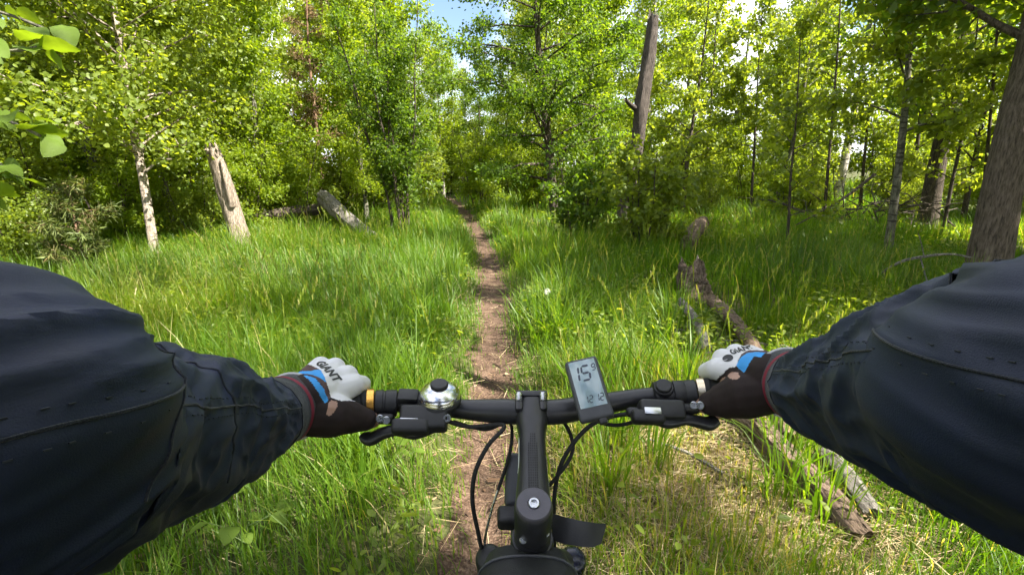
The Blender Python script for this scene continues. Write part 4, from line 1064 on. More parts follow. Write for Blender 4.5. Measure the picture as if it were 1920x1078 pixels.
# carbon dot patch on the stem's top and pale stripes on its flanks
mb = MB()
for r_ in range(24):
    for c_ in range(5):
        if (r_ < 4 and c_ in (0, 4)): continue
        L = 0.040 + r_ * 0.0030; x = (c_ - 2) * 0.0024
        o = S0 + sd_ * L + sx_ * x + su_ * (np.interp(L, [t[0] for t in stt], [t[2] for t in stt]) + 0.0002)
        mb.box(frame_mat(o, sx_, sd_), 0.0013, 0.0016, 0.0004)
pt = mb.build('dot_print', M['black_rubber'], stem, smooth=False); pt['kind'] = 'stuff'
for sgn, L0, L1 in ((-1, 0.038, 0.082), (1, 0.060, 0.108)):
    pl = []
    for dlt, hh in ((L0, 0.004), (L0 + 0.006, 0.0075), (L1 - 0.012, 0.0072), (L1, 0.003)):
        wv = np.interp(dlt, [t[0] for t in stt], [t[1] for t in stt])
        pl.append((dlt, wv, hh))
    v = []; f = []
    for dlt, wv, hh in pl:
        c = S0 + sd_ * dlt + sx_ * sgn * (wv + 0.0003)
        v += [c + su_ * (hh + 0.003) - sx_ * sgn * 0.0012, c + su_ * (0.003 - hh * 0.4)]
    for i in range(3): f.append((2 * i, 2 * i + 1, 2 * i + 3, 2 * i + 2))
    mb = MB(); mb.add(v, f); mb.build('printed_stripe', M['white_print'], stem)
# cycle computer
TL, TR, BRc, BL = W(1059, 678, 0.600), W(1118, 664, 0.600), W(1153, 778, 0.556), W(1087, 792, 0.556)
dc = (TL + TR + BRc + BL) / 4
xr = ((TR + BRc) - (TL + BL)).normalized(); yu = ((TL + TR) - (BL + BRc)).normalized()
DM = frame_mat(dc, xr, yu); dw = ((TR - TL).length + (BRc - BL).length) / 2; dh = ((TL - BL).length + (TR - BRc).length) / 2
mb = MB(); mb.box(DM @ Matrix.Translation((0, 0, -0.006)), dw, dh, 0.012, 0.004, 3)
dsp = mb.build('display', M['grey_plastic'], bike)
mb = MB(); mb.box(DM @ Matrix.Translation((0.0, 0.0055, 0.0002)), dw - 0.0085, dh - 0.0185, 0.0012, 0.0004); mb.build('screen', M['lcd'], dsp)
mb = MB(); mb.box(DM @ Matrix.Translation((0, -0.012, -0.016)), 0.026, 0.034, 0.012, 0.004); mb.build('mount', M['black_plastic'], dsp)
mb = MB(); mb.box(DM @ Matrix.Translation((0.006, -dh / 2 - 0.002, -0.006)), 0.010, 0.008, 0.008, 0.002); mb.build('cable_boss', M['black_plastic'], dsp)
SEG = {'0': 'abcdef', '1': 'bc', '2': 'abged', '3': 'abgcd', '4': 'fgbc', '5': 'afgcd', '6': 'afgcde', '7': 'abc', '8': 'abcdefg', '9': 'abcdfg'}
def digit(ch, cx, cy, w_, h_, t, sl=0.12):
    mb = MB(); hw, hh = w_ / 2, h_ / 2; g = t * 0.22
    def bar_(x0, y0, x1, y1):
        L = math.hypot(x1 - x0, y1 - y0); ux, uy = (x1 - x0) / L, (y1 - y0) / L
        x0 += ux * g; y0 += uy * g; x1 -= ux * g; y1 -= uy * g; k = t / 2
        o = [(x0, y0), (x0 + ux * k - uy * k, y0 + uy * k + ux * k), (x1 - ux * k - uy * k, y1 - uy * k + ux * k), (x1, y1), (x1 - ux * k + uy * k, y1 - uy * k - ux * k), (x0 + ux * k + uy * k, y0 + uy * k - ux * k)]
        o = [(cx + x + sl * y, cy + y) for x, y in o]
        mb.slab(DM, o[::-1] if (ux * 0 - uy * 1) > 9 else o, 0.00085, 0.0012)
    S = {'a': (-hw, hh, hw, hh), 'b': (hw, 0, hw, hh), 'c': (hw, -hh, hw, 0), 'd': (-hw, -hh, hw, -hh), 'e': (-hw, -hh, -hw, 0), 'f': (-hw, 0, -hw, hh), 'g': (-hw, 0, hw, 0)}
    for k in SEG[ch]: bar_(*S[k])
    mb.build('digit', M['lcd_ink'], dsp, smooth=False)
digit('1', -0.0115, 0.0185, 0.0085, 0.0185, 0.0024); digit('5', 0.0015, 0.0185, 0.0095, 0.0185, 0.0024); digit('9', 0.0125, 0.0240, 0.0042, 0.0080, 0.0012)
for ch, x in (('1', -0.0070), ('2', -0.0010), ('1', 0.0062), ('2', 0.0122)): digit(ch, x, -0.0150, 0.0040, 0.0085, 0.0011)
# cables
def cable(pts, r, mat='black_rubber', name='cable'):
    mb = MB(); mb.tube(catmull([W(*p) for p in pts], 8), r, 10); return mb.build(name, M[mat], bike)
cable([(830, 786, 0.60), (880, 800, 0.605), (945, 797, 0.60), (915, 835, 0.585), (891, 885, 0.58), (886, 940, 0.585), (897, 1000, 0.60), (907, 1050, 0.61), (912, 1110, 0.62)], 0.0027)
cable([(850, 790, 0.61), (910, 805, 0.62), (952, 790, 0.625), (960, 815, 0.62), (953, 860, 0.61), (934, 918, 0.605)], 0.0022)
cable([(934, 918, 0.605), (922, 955, 0.605), (911, 1000, 0.605), (907, 1035, 0.61)], 0.0016, 'steel', 'inner_cable')
cable([(1190, 775, 0.59), (1150, 780, 0.60), (1108, 797, 0.60), (1074, 832, 0.60), (1050, 875, 0.60), (1040, 925, 0.605), (1038, 985, 0.61), (1040, 1040, 0.63)], 0.0027)
cable([(1205, 786, 0.59), (1150, 797, 0.61), (1090, 780, 0.63), (1058, 785, 0.63), (1070, 815, 0.62), (1074, 842, 0.61), (1062, 870, 0.60), (1034, 905, 0.60), (1010, 930, 0.62)], 0.0024)
# steerer, head tube, fork, front wheel
def pipe(a, b, r0, r1, name, mat, par, n=20):
    mb = MB(); mb.tube([a, a.lerp(b, 0.5), b], [r0, (r0 + r1) / 2, r1], n); return mb.build(name, M[mat], par)
fr = MB(); fr.tube([C0 - AX * 0.065, C0 - AX * 0.075, C0 - AX * 0.165, C0 - AX * 0.175], [0.023, 0.025, 0.025, 0.023], 24)
hb = C0 - AX * 0.09; ht = C0 - AX * 0.15
bb = Vector((BX, 0.06, 0.31)); seat_top = Vector((BX, -0.13, 0.80)); rax = Vector((BX, -0.40, 0.34))
for a, b, r in ((hb, seat_top - Vector((0, 0, 0.04)), 0.020), (ht, bb, 0.025), (seat_top, bb, 0.017)): fr.tube([a, b], [r, r], 16)
for s in (-1, 1):
    fr.tube([seat_top - Vector((0, 0, 0.03)), rax.lerp(seat_top, 0.4) + Vector((s * 0.045, 0, 0)), rax + Vector((s * 0.065, 0, 0))], [0.009, 0.009, 0.009], 10)
    fr.tube([bb, rax.lerp(bb, 0.5) + Vector((s * 0.045, 0, 0)), rax + Vector((s * 0.065, 0, 0))], [0.012, 0.010, 0.010], 10)
fr.build('frame', M['black_metal'], bike)
sp_ = MB(); sp_.tube([C0 - AX * 0.052, C0 - AX * 0.066], [0.0195, 0.021], 24); sp_.build('spacer', M['black_metal'], bike)
for px, py, dd in ((981, 1012, 0.515), (1023, 1000, 0.518)):
    o = W(px, py, dd); mb = MB(); mb.lathe(axis_mat(o, Vector((0, 0, CAM_H)) - o), [(0.0040, 0), (0.0040, 0.003), (0.0034, 0.0036), (0.002, 0.0036)], 14); mb.build('pinch_bolt', M['steel'], stem)
cl, cr_ = W(917, 1043, 0.60), W(1074, 1048, 0.60)
mid = (cl + cr_) / 2; axle = mid - AX * 0.535; axle = Vector((BX, axle.y + 0.03, 0.345))
fk = MB(); V = []
fk.tube(catmull([cl - AX * 0.02, (cl + mid) / 2 - AX * 0.004 + Vector((0, -0.01, 0)), mid - AX * 0.0 + Vector((0, -0.02, 0)), (cr_ + mid) / 2 - AX * 0.004 + Vector((0, -0.01, 0)), cr_ - AX * 0.02], 6), list(interp([0.019, 0.021, 0.024, 0.021, 0.019], 25)), 18)
for c in (cl, cr_):
    e = Vector((c.x * 1.0, axle.y, axle.z)); fk.tube([c - AX * 0.012, c.lerp(e, 0.4), c.lerp(e, 0.45), e], [0.0165, 0.0165, 0.021, 0.019], 18)
fork = fk.build('fork', M['black_metal'], bike)
for c, mt in ((cl, 'black_plastic'), (cr_, 'navy_gloss')):
    mb = MB(); mb.lathe(axis_mat(c - AX * 0.014, AX), [(0.0165, 0), (0.0172, 0.004), (0.0172, 0.010), (0.0155, 0.016), (0.009, 0.0195), (0.002, 0.020)], 28); mb.build('leg_cap', M[mt], fork, sharp=50)
def wheel(c, name):
    h = empty(name, c); h.parent = bike; h.matrix_parent_inverse = world_of(bike).inverted()
    mm = axis_mat(c, Vector((1, 0, 0)))
    def ring(prof, nm, mat, n=72):
        mb = MB(); v = []; f = []; m = len(prof)
        for i in range(n):
            a = 2 * math.pi * i / n
            for r, x in prof: v.append(mm @ Vector((r * math.cos(a), r * math.sin(a), x)))
        for i in range(n):
            for j in range(m):
                q = (j + 1) % m; k = (i + 1) % n
                f.append((i * m + j, k * m + j, k * m + q, i * m + q))
        mb.add(v, f); return mb
    mb = ring([(0.318 + 0.025 * math.cos(a), 0.026 * math.sin(a)) for a in np.linspace(0, 2 * math.pi, 15)[:-1]], 'tyre', 'black_rubber')
    for i in range(60):
        for x in (-0.016, 0, 0.016):
            a = 2 * math.pi * (i + (0.5 if x == 0 else 0)) / 60; rr = 0.3435 - (0.004 if x else 0)
            o = mm @ Vector((rr * math.cos(a), rr * math.sin(a), x)); rd_ = (o - c).normalized() if x == 0 else (mm.to_3x3() @ Vector((math.cos(a), math.sin(a), 0)))
            mb.box(frame_mat(o - rd_ * 0.002, Vector((1, 0, 0)), rd_), 0.010, 0.008, 0.012)
    mb.build('tyre', M['black_rubber'], h)
    ring([(0.300, -0.012), (0.296, 0.012), (0.278, 0.010), (0.278, -0.010)], 'rim', 'black_metal').build('rim', M['black_metal'], h)
    mb = MB()
    for i in range(28):
        a = 2 * math.pi * i / 28; s = 1 if i % 2 else -1
        mb.tube([mm @ Vector((0.022 * math.cos(a + s * 0.9), 0.022 * math.sin(a + s * 0.9), s * 0.03)), mm @ Vector((0.280 * math.cos(a), 0.280 * math.sin(a), 0))], 0.0011, 4, False)
    o = mb.build('spokes', M['steel'], h); o['kind'] = 'stuff'
    MB().lathe(axis_mat(c - Vector((0.05, 0, 0)), Vector((1, 0, 0))), [(0.009, 0), (0.009, 0.015), (0.024, 0.018), (0.022, 0.022), (0.015, 0.05), (0.022, 0.078), (0.024, 0.082), (0.009, 0.085), (0.009, 0.10)], 20).build('hub', M['black_metal'], h)
wheel(axle, 'front_wheel'); wheel(rax, 'rear_wheel')
# headlight ahead of the head tube and the flexible guard flap on the right
o = W(962, 912, 0.60)
mb = MB(); mb.box(frame_mat(o + Vector((0.012, 0.012, 0)), Vector((1, 0.0, -0.05)), W(966, 870, 0.602) - W(956, 955, 0.575)), 0.044, 0.066, 0.022, 0.008, 3); hl = mb.build('headlight', M['grey_plastic'], bike)
mb = MB(); mb.box(frame_mat(W(956, 970, 0.575), Vector((1, 0, 0)), Vector((0, -0.3, 1))), 0.030, 0.022, 0.022, 0.005, 3); mb.build('bracket', M['black_plastic'], hl)
flp = [(1036, 962, 0.575), (1060, 969, 0.565), (1090, 976, 0.56), (1118, 980, 0.562), (1137, 981, 0.57)]
V = []; F = []
low = [(1036, 1012, 0.560), (1060, 1019, 0.550), (1090, 1024, 0.545), (1112, 1025, 0.547), (1128, 1018, 0.555)]
for th in (0.0, 0.0022):
    for a, b in zip(flp, low):
        A_, B_ = W(*a), W(*b); nn = Vector((0, 0.6, -0.8))
        V += [A_ + nn * th, (A_ + B_) / 2 + nn * (th - 0.0025), B_ + nn * th]
for i in range(4):
    for j in range(2):
        a = i * 3 + j; F.append((a, a + 3, a + 4, a + 1)); b = 15 + a; F.append((b, b + 1, b + 4, b + 3))
for i in range(4):
    F.append((i * 3, 15 + i * 3, 15 + i * 3 + 3, i * 3 + 3)); F.append((i * 3 + 2, i * 3 + 5, 15 + i * 3 + 5, 15 + i * 3 + 2))
for j in range(2):
    F.append((12 + j, 27 + j, 28 + j, 13 + j)); F.append((j, j + 1, 16 + j, 15 + j))
mb = MB(); mb.add(V, F); mb.build('guard_flap', M['black_plastic'], bike)
# bag strapped on the top tube behind the head tube
V = []; F = []; nn = 28
for (y, z, hw, hh) in ((0.462, 0.872, 0.030, 0.012), (0.452, 0.872, 0.046, 0.026), (0.43, 0.862, 0.055, 0.040), (0.38, 0.850, 0.056, 0.050), (0.25, 0.838, 0.050, 0.050), (0.14, 0.83, 0.036, 0.044), (0.12, 0.825, 0.02, 0.03)):
    for i in range(nn):
        a = 2 * math.pi * i / nn; ca, sa = math.cos(a), math.sin(a)
        V.append(Vector((BX - 0.006 + hw * math.copysign(abs(ca) ** 0.75, ca), y, z + hh * math.copysign(abs(sa) ** 0.75, sa))))
for i in range(6):
    for j in range(nn):
        q = (j + 1) % nn; F.append((i * nn + j, i * nn + q, (i + 1) * nn + q, (i + 1) * nn + j))
F.append(tuple(range(nn))[::-1]); F.append(tuple(6 * nn + j for j in range(nn)))
mb = MB(); mb.add(V, F); bg = mb.build('frame_bag', M['bag'], bike)
mb = MB(); mb.tube([V[2 * nn + j] * 1.0 + Vector((0, 0, 0.001)) for j in range(0, nn // 2 + 1)], 0.0016, 6); mb.build('piping', M['grey_plastic'], bg)
# saddle, seat post, drivetrain
pipe(seat_top - Vector((0, 0, 0.05)), Vector((BX, -0.175, 0.92)), 0.0155, 0.0155, 'seat_post', 'black_metal', bike)
V = []; F = []
for y, hw in ((0.0, 0.016), (-0.03, 0.022), (-0.10, 0.030), (-0.17, 0.055), (-0.24, 0.075), (-0.275, 0.066), (-0.285, 0.03)):
    for i in range(16):
        a = 2 * math.pi * i / 16; V.append(Vector((BX + hw * math.cos(a), y - 0.04, 0.945 + 0.022 * math.sin(a) + (0.01 if y < -0.2 else 0))))
for i in range(6):
    for j in range(16):
        q = (j + 1) % 16; F.append((i * 16 + j, i * 16 + q, (i + 1) * 16 + q, (i + 1) * 16 + j))
F.append(tuple(range(16))[::-1]); F.append(tuple(96 + j for j in range(16)))
mb = MB(); mb.add(V, F); mb.build('saddle', M['black_rubber'], bike)
mb = MB(); mb.lathe(axis_mat(bb + Vector((0.045, 0, 0)), Vector((1, 0, 0))), [(0.02, 0), (0.085, 0.001), (0.088, 0.003), (0.085, 0.005), (0.02, 0.006)], 36); mb.build('chainring', M['steel'], bike)
PED = []
for s in (-1, 1):
    e = bb + Vector((s * 0.075, s * 0.165, 0.02 * s))
    mb = MB(); mb.tube([bb + Vector((s * 0.06, 0, 0)), e], [0.013, 0.010], 10); mb.build('crank', M['black_metal'], bike)
    mb = MB(); mb.box(Matrix.Translation(e + Vector((s * 0.06, 0, 0))), 0.09, 0.09, 0.016, 0.004); mb.build('pedal', M['black_plastic'], bike); PED.append(e + Vector((s * 0.06, 0, 0.008)))

# ------------------------------------------------------------------ rider
M['jacket'] = solid('navy_softshell', (0.007, 0.0135, 0.044), 0.58, 0, 0.4, 0.3, 14, 0.22, 1400, sheen=0.03)
M['cuff'] = solid('knit_cuff', (0.010, 0.013, 0.022), 0.8, 0, 0.3, 0.2, 120, 0.5, 900, sheen=0.2)
M['stitch'] = solid('grey_thread', (0.035, 0.04, 0.055), 0.8)
M['red_trim'] = solid('red_trim', (0.20, 0.012, 0.035), 0.7)
M['grey_trim'] = solid('pale_piping', (0.40, 0.40, 0.40), 0.7)
M['glove_dark'] = solid('dark_glove_fabric', (0.022, 0.014, 0.014), 0.8, 0, 0.3, 0.25, 90, 0.4, 1200)
M['glove_white'] = solid('white_glove_fabric', (0.66, 0.65, 0.68), 0.75, 0, 0.3, 0.04, 60, 0.3, 1500)
M['glove_blue'] = solid('blue_glove_fabric', (0.05, 0.30, 0.72), 0.7, 0, 0.3, 0.1, 60, 0.3, 1500)
M['glove_brown'] = solid('mauve_brown_mesh', (0.10, 0.062, 0.062), 0.85, 0, 0.2, 0.2, 200, 0.4, 1500)
M['skin'] = solid('skin', (0.34, 0.20, 0.15), 0.5, 0, 0.4, 0.08, 30, 0.1)
M['trousers'] = solid('black_trousers', (0.014, 0.014, 0.016), 0.75)
M['ink'] = solid('black_lettering', (0.022, 0.022, 0.026), 0.6)
M['helmet'] = solid('black_helmet', (0.02, 0.02, 0.022), 0.35)
M['hair'] = solid('brown_hair', (0.03, 0.02, 0.012), 0.6)
M['eye'] = solid('eye', (0.5, 0.48, 0.45), 0.2)
rider = empty('person', (PED[1].x, PED[1].y, PED[1].z))
tag(rider, 'rider in a navy jacket and white, blue and black gloves holding the handlebar', 'person')

def capsule(bm, a, b, ra, rb, n=14):
    d = b - a; L = d.length
    if L < 1e-6: return
    m = axis_mat(a, d)
    prof = [(ra * math.cos(t), ra * math.sin(t)) for t in np.linspace(-1.5, 0, 5)] + [(rb * math.cos(t), L + rb * math.sin(t)) for t in np.linspace(0, 1.5, 5)]
    rings = []
    for r, z in prof: rings.append([bm.verts.new(m @ Vector((max(r, 1e-4) * math.cos(2 * math.pi * i / n), max(r, 1e-4) * math.sin(2 * math.pi * i / n), z))) for i in range(n)])
    for p, q in zip(rings, rings[1:]):
        for i in range(n): bm.faces.new((p[i], p[(i + 1) % n], q[(i + 1) % n], q[i]))
    bm.faces.new(rings[0][::-1]); bm.faces.new(rings[-1])
def blob(name, chains, voxel, smooth_it, mats, parent, grow_=0.0):
    """one continuous skin round chains of (point, radius)"""
    bm = bmesh.new()
    for ch in chains:
        for (a, ra), (b, rb_) in zip(ch, ch[1:]): capsule(bm, Vector(a), Vector(b), ra + grow_, rb_ + grow_)
    me = bpy.data.meshes.new(name); bm.to_mesh(me); bm.free()
    o = bpy.data.objects.new(name, me); col.objects.link(o)
    r = o.modifiers.new('remesh', 'REMESH'); r.mode = 'VOXEL'; r.voxel_size = voxel
    s = o.modifiers.new('smooth', 'SMOOTH'); s.factor = 0.5; s.iterations = smooth_it
    dg = bpy.context.evaluated_depsgraph_get()
    me2 = bpy.data.meshes.new_from_object(o.evaluated_get(dg))
    bpy.data.objects.remove(o); bpy.data.meshes.remove(me)
    me2.name = name
    me2.materials.clear()
    me2.polygons.foreach_set('use_smooth', [True] * len(me2.polygons))
    ob = link(name, me2, mats, parent); fix_parent(ob)
    return ob

# hands: wrist, knuckles, finger joints and thumb, closed round the grips
def hand_chains(side):
    if side < 0:
        wr = (W(553, 762, 0.547), 0.026); fore = (W(515, 775, 0.515), 0.026)
        mc = {'i': (664, 722, 0.598), 'm': (651, 704, 0.610), 'r': (628, 690, 0.619), 'p': (601, 688, 0.620)}
        cols = {'i': 668, 'm': 640, 'r': 612, 'p': 584}
        th = [((585, 775, 0.548), 0.024), ((622, 778, 0.558), 0.024), ((655, 782, 0.572), 0.018), ((684, 786, 0.582), 0.0125), ((700, 788, 0.592), 0.0105)]
        heel = [((575, 745, 0.55), 0.026), ((604, 730, 0.578), 0.024), ((612, 712, 0.600), 0.020)]
    else:
        wr = (W(1468, 717, 0.55), 0.027); fore = (W(1513, 727, 0.51), 0.027)
        mc = {'i': (1344, 692, 0.598), 'm': (1356, 673, 0.610), 'r': (1380, 664, 0.619), 'p': (1406, 666, 0.620)}
        cols = {'i': 1340, 'm': 1368, 'r': 1396, 'p': 1424}
        th = [((1432, 735, 0.552), 0.024), ((1396, 740, 0.560), 0.026), ((1362, 750, 0.572), 0.020), ((1334, 756, 0.582), 0.0135), ((1316, 760, 0.592), 0.0105)]
        heel = [((1440, 705, 0.555), 0.026), ((1408, 700, 0.580), 0.024), ((1396, 688, 0.602), 0.020)]
    ch = [[fore, wr]]
    glove = [[(fore[0].lerp(wr[0], 0.75), 0.029), wr]]
    H = [(W(*p), r) for p, r in heel]
    ch.append([wr] + H); glove.append([wr] + H)
    lens = {'i': 1.0, 'm': 1.08, 'r': 1.02, 'p': 0.85}
    tips = []
    for k in 'imrp':
        m = W(*mc[k]); c, d = bar_at(cols[k])
        f = Vector((0, 1, 0)); u = Vector((0, 0, 1))
        rr = 0.0085 if k != 'p' else 0.0075
        g = 0.0165 + rr + 0.001
        p1 = c + f * (g + 0.008) * lens[k] + u * 0.012; p2 = c + f * (g * 0.75) - u * g * 0.85; p3 = c - f * 0.010 - u * (g + 0.001)
        ch.append([(wr[0].lerp(m, 0.35), 0.020), (wr[0].lerp(m, 0.7), 0.0165), (m, 0.0125), (p1, rr + 0.0006), (p2, rr), (p3, rr * 0.85)])
        glove.append([(wr[0].lerp(m, 0.35), 0.020), (wr[0].lerp(m, 0.7), 0.0165), (m, 0.0120), (m.lerp(p1, 0.85), rr + 0.001)])
    T = [(W(*p), r) for p, r in th]
    ch.append([wr] + T); glove.append([wr] + T[:4])
    return ch, glove
CL, GL = hand_chains(-1); CR, GR = hand_chains(1)

# arms: the sleeve's centre line and thickness from cuff to shoulder
SHL, SHR = Vector((-0.185, -0.11, 1.47)), Vector((0.20, -0.11, 1.47))
LST = [(548, 762, 0.550, 61), (515, 775, 0.515, 67), (470, 793, 0.470, 85), (400, 805, 0.405, 121), (330, 808, 0.360, 154), (240, 828, 0.307, 173), (148, 848, 0.265, 205), (50, 853, 0.230, 250), (-100, 832, 0.197, 338)]
RST = [(1477, 717, 0.550, 63), (1513, 727, 0.510, 70), (1565, 732, 0.436, 95), (1635, 735, 0.384, 128), (1715, 738, 0.337, 167), (1815, 742, 0.293, 214), (1925, 750, 0.258, 254), (2065, 768, 0.225, 300)]
def arm_line(S, sh):
    P = [W(a, b, c) for a, b, c, h in S]; r = [h * c / FPX * 0.985 for a, b, c, h in S]
    e = P[-1]
    P += [e.lerp(sh, 0.30) + Vector((math.copysign(0.075, sh.x), -0.03, -0.05)), e.lerp(sh, 0.65), sh]
    r += [0.070, 0.070, 0.080]
    return P, r
def sleeve(S, sh, side, seed, folds, name):
    P, r = arm_line(S, sh)
    Q = catmull(P, 20); k = len(Q); rr = interp(r, k)
    T, N, B = frames(Q)
    # fix the ring's zero direction to world up so folds can be placed round the arm
    for i in range(k):
        a = Vector((0, 0, 1)); N[i] = (a - T[i] * a.dot(T[i])).normalized(); B[i] = T[i].cross(N[i])
    s = [0.0]
    for i in range(1, k): s.append(s[-1] + (Q[i] - Q[i - 1]).length)
    s = np.array(s); rng = np.random.default_rng(seed); n = 128
    th = np.arange(n) * 2 * math.pi / n
    D = np.zeros((k, n))
    S2, TH = np.meshgrid(s, th, indexing='ij')
    for (s0, amp, wd, tilt, th0, wide) in folds:
        ph = S2 - s0 - tilt * np.cos(TH - th0) * 0.05
        prof = np.exp(-(ph / wd) ** 2) - 0.55 * np.exp(-((ph + wd * 1.7) / (wd * 1.1)) ** 2)
        D += 0.42 * amp * prof * np.exp(-((np.angle(np.exp(1j * (TH - th0)))) / wide) ** 2)
    for i in range(22):
        s0 = rng.uniform(0.05, s[-1]); amp = rng.uniform(0.0008, 0.0026); wd = rng.uniform(0.008, 0.018); t0 = rng.uniform(0, 6.28); tl = rng.uniform(-1.2, 1.2)
        ph = S2 - s0 - tl * np.sin(TH - t0) * 0.06
        D += amp * np.exp(-(ph / wd) ** 2) * np.exp(-((np.angle(np.exp(1j * (TH - t0)))) / rng.uniform(0.5, 1.2)) ** 2)
    # crumple: ridged diagonal creases that fade in and out round the arm
    for q in range(7):
        f1, f2, f3 = rng.uniform(26, 60), rng.integers(1, 4), rng.uniform(0, 6.28)
        phase = S2 * f1 + (1 if q % 2 else -1) * f2 * TH + 1.6 * np.sin(2 * TH + f3) + 1.3 * np.sin(S2 * 21 + f3)
        mask = np.clip(0.2 + np.sin(S2 * rng.uniform(9, 17) + rng.integers(1, 3) * TH + rng.uniform(0, 6.28)), 0, 1) ** 1.5
        D += rng.uniform(0.0016, 0.0034) * ((1 - np.abs(np.sin(phase / 2))) ** 2 - 0.22) * mask
    for i in range(k):
        for j in range(n):
            a = th[j]; ca, sa = math.cos(a), math.sin(a)
            u = Vector((s[i] * 16 + 1.2 * sa, ca * 1.5 + s[i] * 7, sa * 1.5 + seed))
            v1 = 1 - abs(noise.noise(u)); v2 = 1 - abs(noise.noise(u * 2.3 + Vector((5, 1, 2))))
            D[i, j] += 0.0085 * (v1 ** 4 - 0.45) + 0.0035 * (v2 ** 4 - 0.45)
    D *= np.clip((S2 - 0.045) / 0.05, 0, 1)
    D = 0.0065 * np.tanh(D / 0.0065)
    def surf(i, j, off=0.0):
        a = th[j % n]
        return Q[i] + (N[i] * math.cos(a) + B[i] * math.sin(a)) * (rr[i] + D[i, j % n] + off)
    V = [surf(i, j) for i in range(k) for j in range(n)]
    F = [(i * n + j, i * n + (j + 1) % n, (i + 1) * n + (j + 1) % n, (i + 1) * n + j) for i in range(k - 1) for j in range(n)]
    # the open cuff end turns inward
    b = len(V)
    for j in range(n): V.append(Q[0] + (N[0] * math.cos(th[j]) + B[0] * math.sin(th[j])) * (rr[0] - 0.004) + T[0] * 0.02)
    F += [(j, b + j, b + (j + 1) % n, (j + 1) % n) for j in range(n)]
    F.append(tuple(((k - 1) * n + j) for j in range(n)))
    me = pyd(name, V, F)
    me.materials.append(M['jacket']); me.materials.append(M['cuff'])
    lim = next(i for i in range(k) if s[i] > 0.055)
    for idx in range(lim * n): me.polygons[idx].material_index = 1
    o = link(name, me, None, jacket); fix_parent(o)
    def ringtube(ss, r_, nm, mat, off=0.0005, j0=0, j1=None):
        i = int(np.argmin(abs(s - ss))); pts = [surf(i, j, off) for j in range(n + 1)]
        mb = MB(); mb.tube(pts, r_, 6, False); mb.build(nm, M[mat], jacket)
    ringtube(0.0, 0.0022, 'cuff_piping', 'grey_trim')
    i = int(np.argmin(abs(s - 0.022))); mb = MB()
    pts0 = [surf(i, j, 0.0006) for j in range(n + 1)]; pts1 = [surf(i, j, 0.0006) + T[i] * 0.006 for j in range(n + 1)]
    mb.add(pts0 + pts1, [(j, j + 1, n + 2 + j, n + 1 + j) for j in range(n)]); mb.build('cuff_stripe', M['red_trim'], jacket)
    ringtube(0.056, 0.0007, 'seam', 'cuff', 0.0002)
    # lengthwise seam with its welt and a yoke seam across the forearm
    j = int(n * (0.80 if side < 0 else 0.20)); a0 = next(i for i in range(k) if s[i] > 0.06)
    mb = MB(); mb.tube([surf(i, j, 0.0004) for i in range(a0, k - 6)], 0.0008, 6); mb.build('seam', M['cuff'], jacket)
    for ss in ((0.235, 0.345) if side < 0 else (0.30,)):
        i = int(np.argmin(abs(s - ss))); mb = MB(); mb.tube([surf(i, jj, 0.0003) for jj in range(-n // 3, n // 3)], 0.0008, 6); mb.build('seam', M['cuff'], jacket)
    # rows of stitches on both sides of the lengthwise seam
    mb = MB()
    for dj in (-2, 2):
        acc = 0.0
        for i in range(a0, k - 8):
            acc += (s[i + 1] - s[i])
            if acc < 0.0042: continue
            acc = 0.0
            p = surf(i, j + dj, 0.0003); q = surf(i + 1, j + dj, 0.0003)
            mb.box(frame_mat(p, (q - p), B[i]), 0.0024, 0.0006, 0.0006)
    mb.build('stitching', M['stitch'], jacket, smooth=False)['kind'] = 'stuff'
    return o

# body: one continuous figure under the clothes
hipc = Vector((BX, -0.30, 0.99)); chest = Vector((BX, -0.185, 1.34)); neck = Vector((BX, -0.06, 1.545)); headc = Vector((BX, 0.02, 1.70))
PL, PR = PED
body = []
body.append([(hipc, 0.135), (hipc.lerp(chest, 0.5), 0.115), (chest, 0.118), (neck, 0.056), (neck + Vector((0, 0.03, 0.07)), 0.054)])
body.append([(hipc + Vector((-0.08, 0, 0)), 0.12), (hipc + Vector((0.08, 0, 0)), 0.12)])
body.append([(chest + Vector((-0.09, 0, 0.03)), 0.105), (chest + Vector((0.09, 0, 0.03)), 0.105)])
body.append([(SHL + Vector((0, 0, -0.01)), 0.062), (neck + Vector((0, -0.03, -0.04)), 0.05), (SHR + Vector((0, 0, -0.01)), 0.062)])
for S, sh in ((LST, SHL), (RST, SHR)):
    P, r = arm_line(S, sh); body.append([(p, min(q * 0.62, 0.052)) for p, q in zip(P, r)])
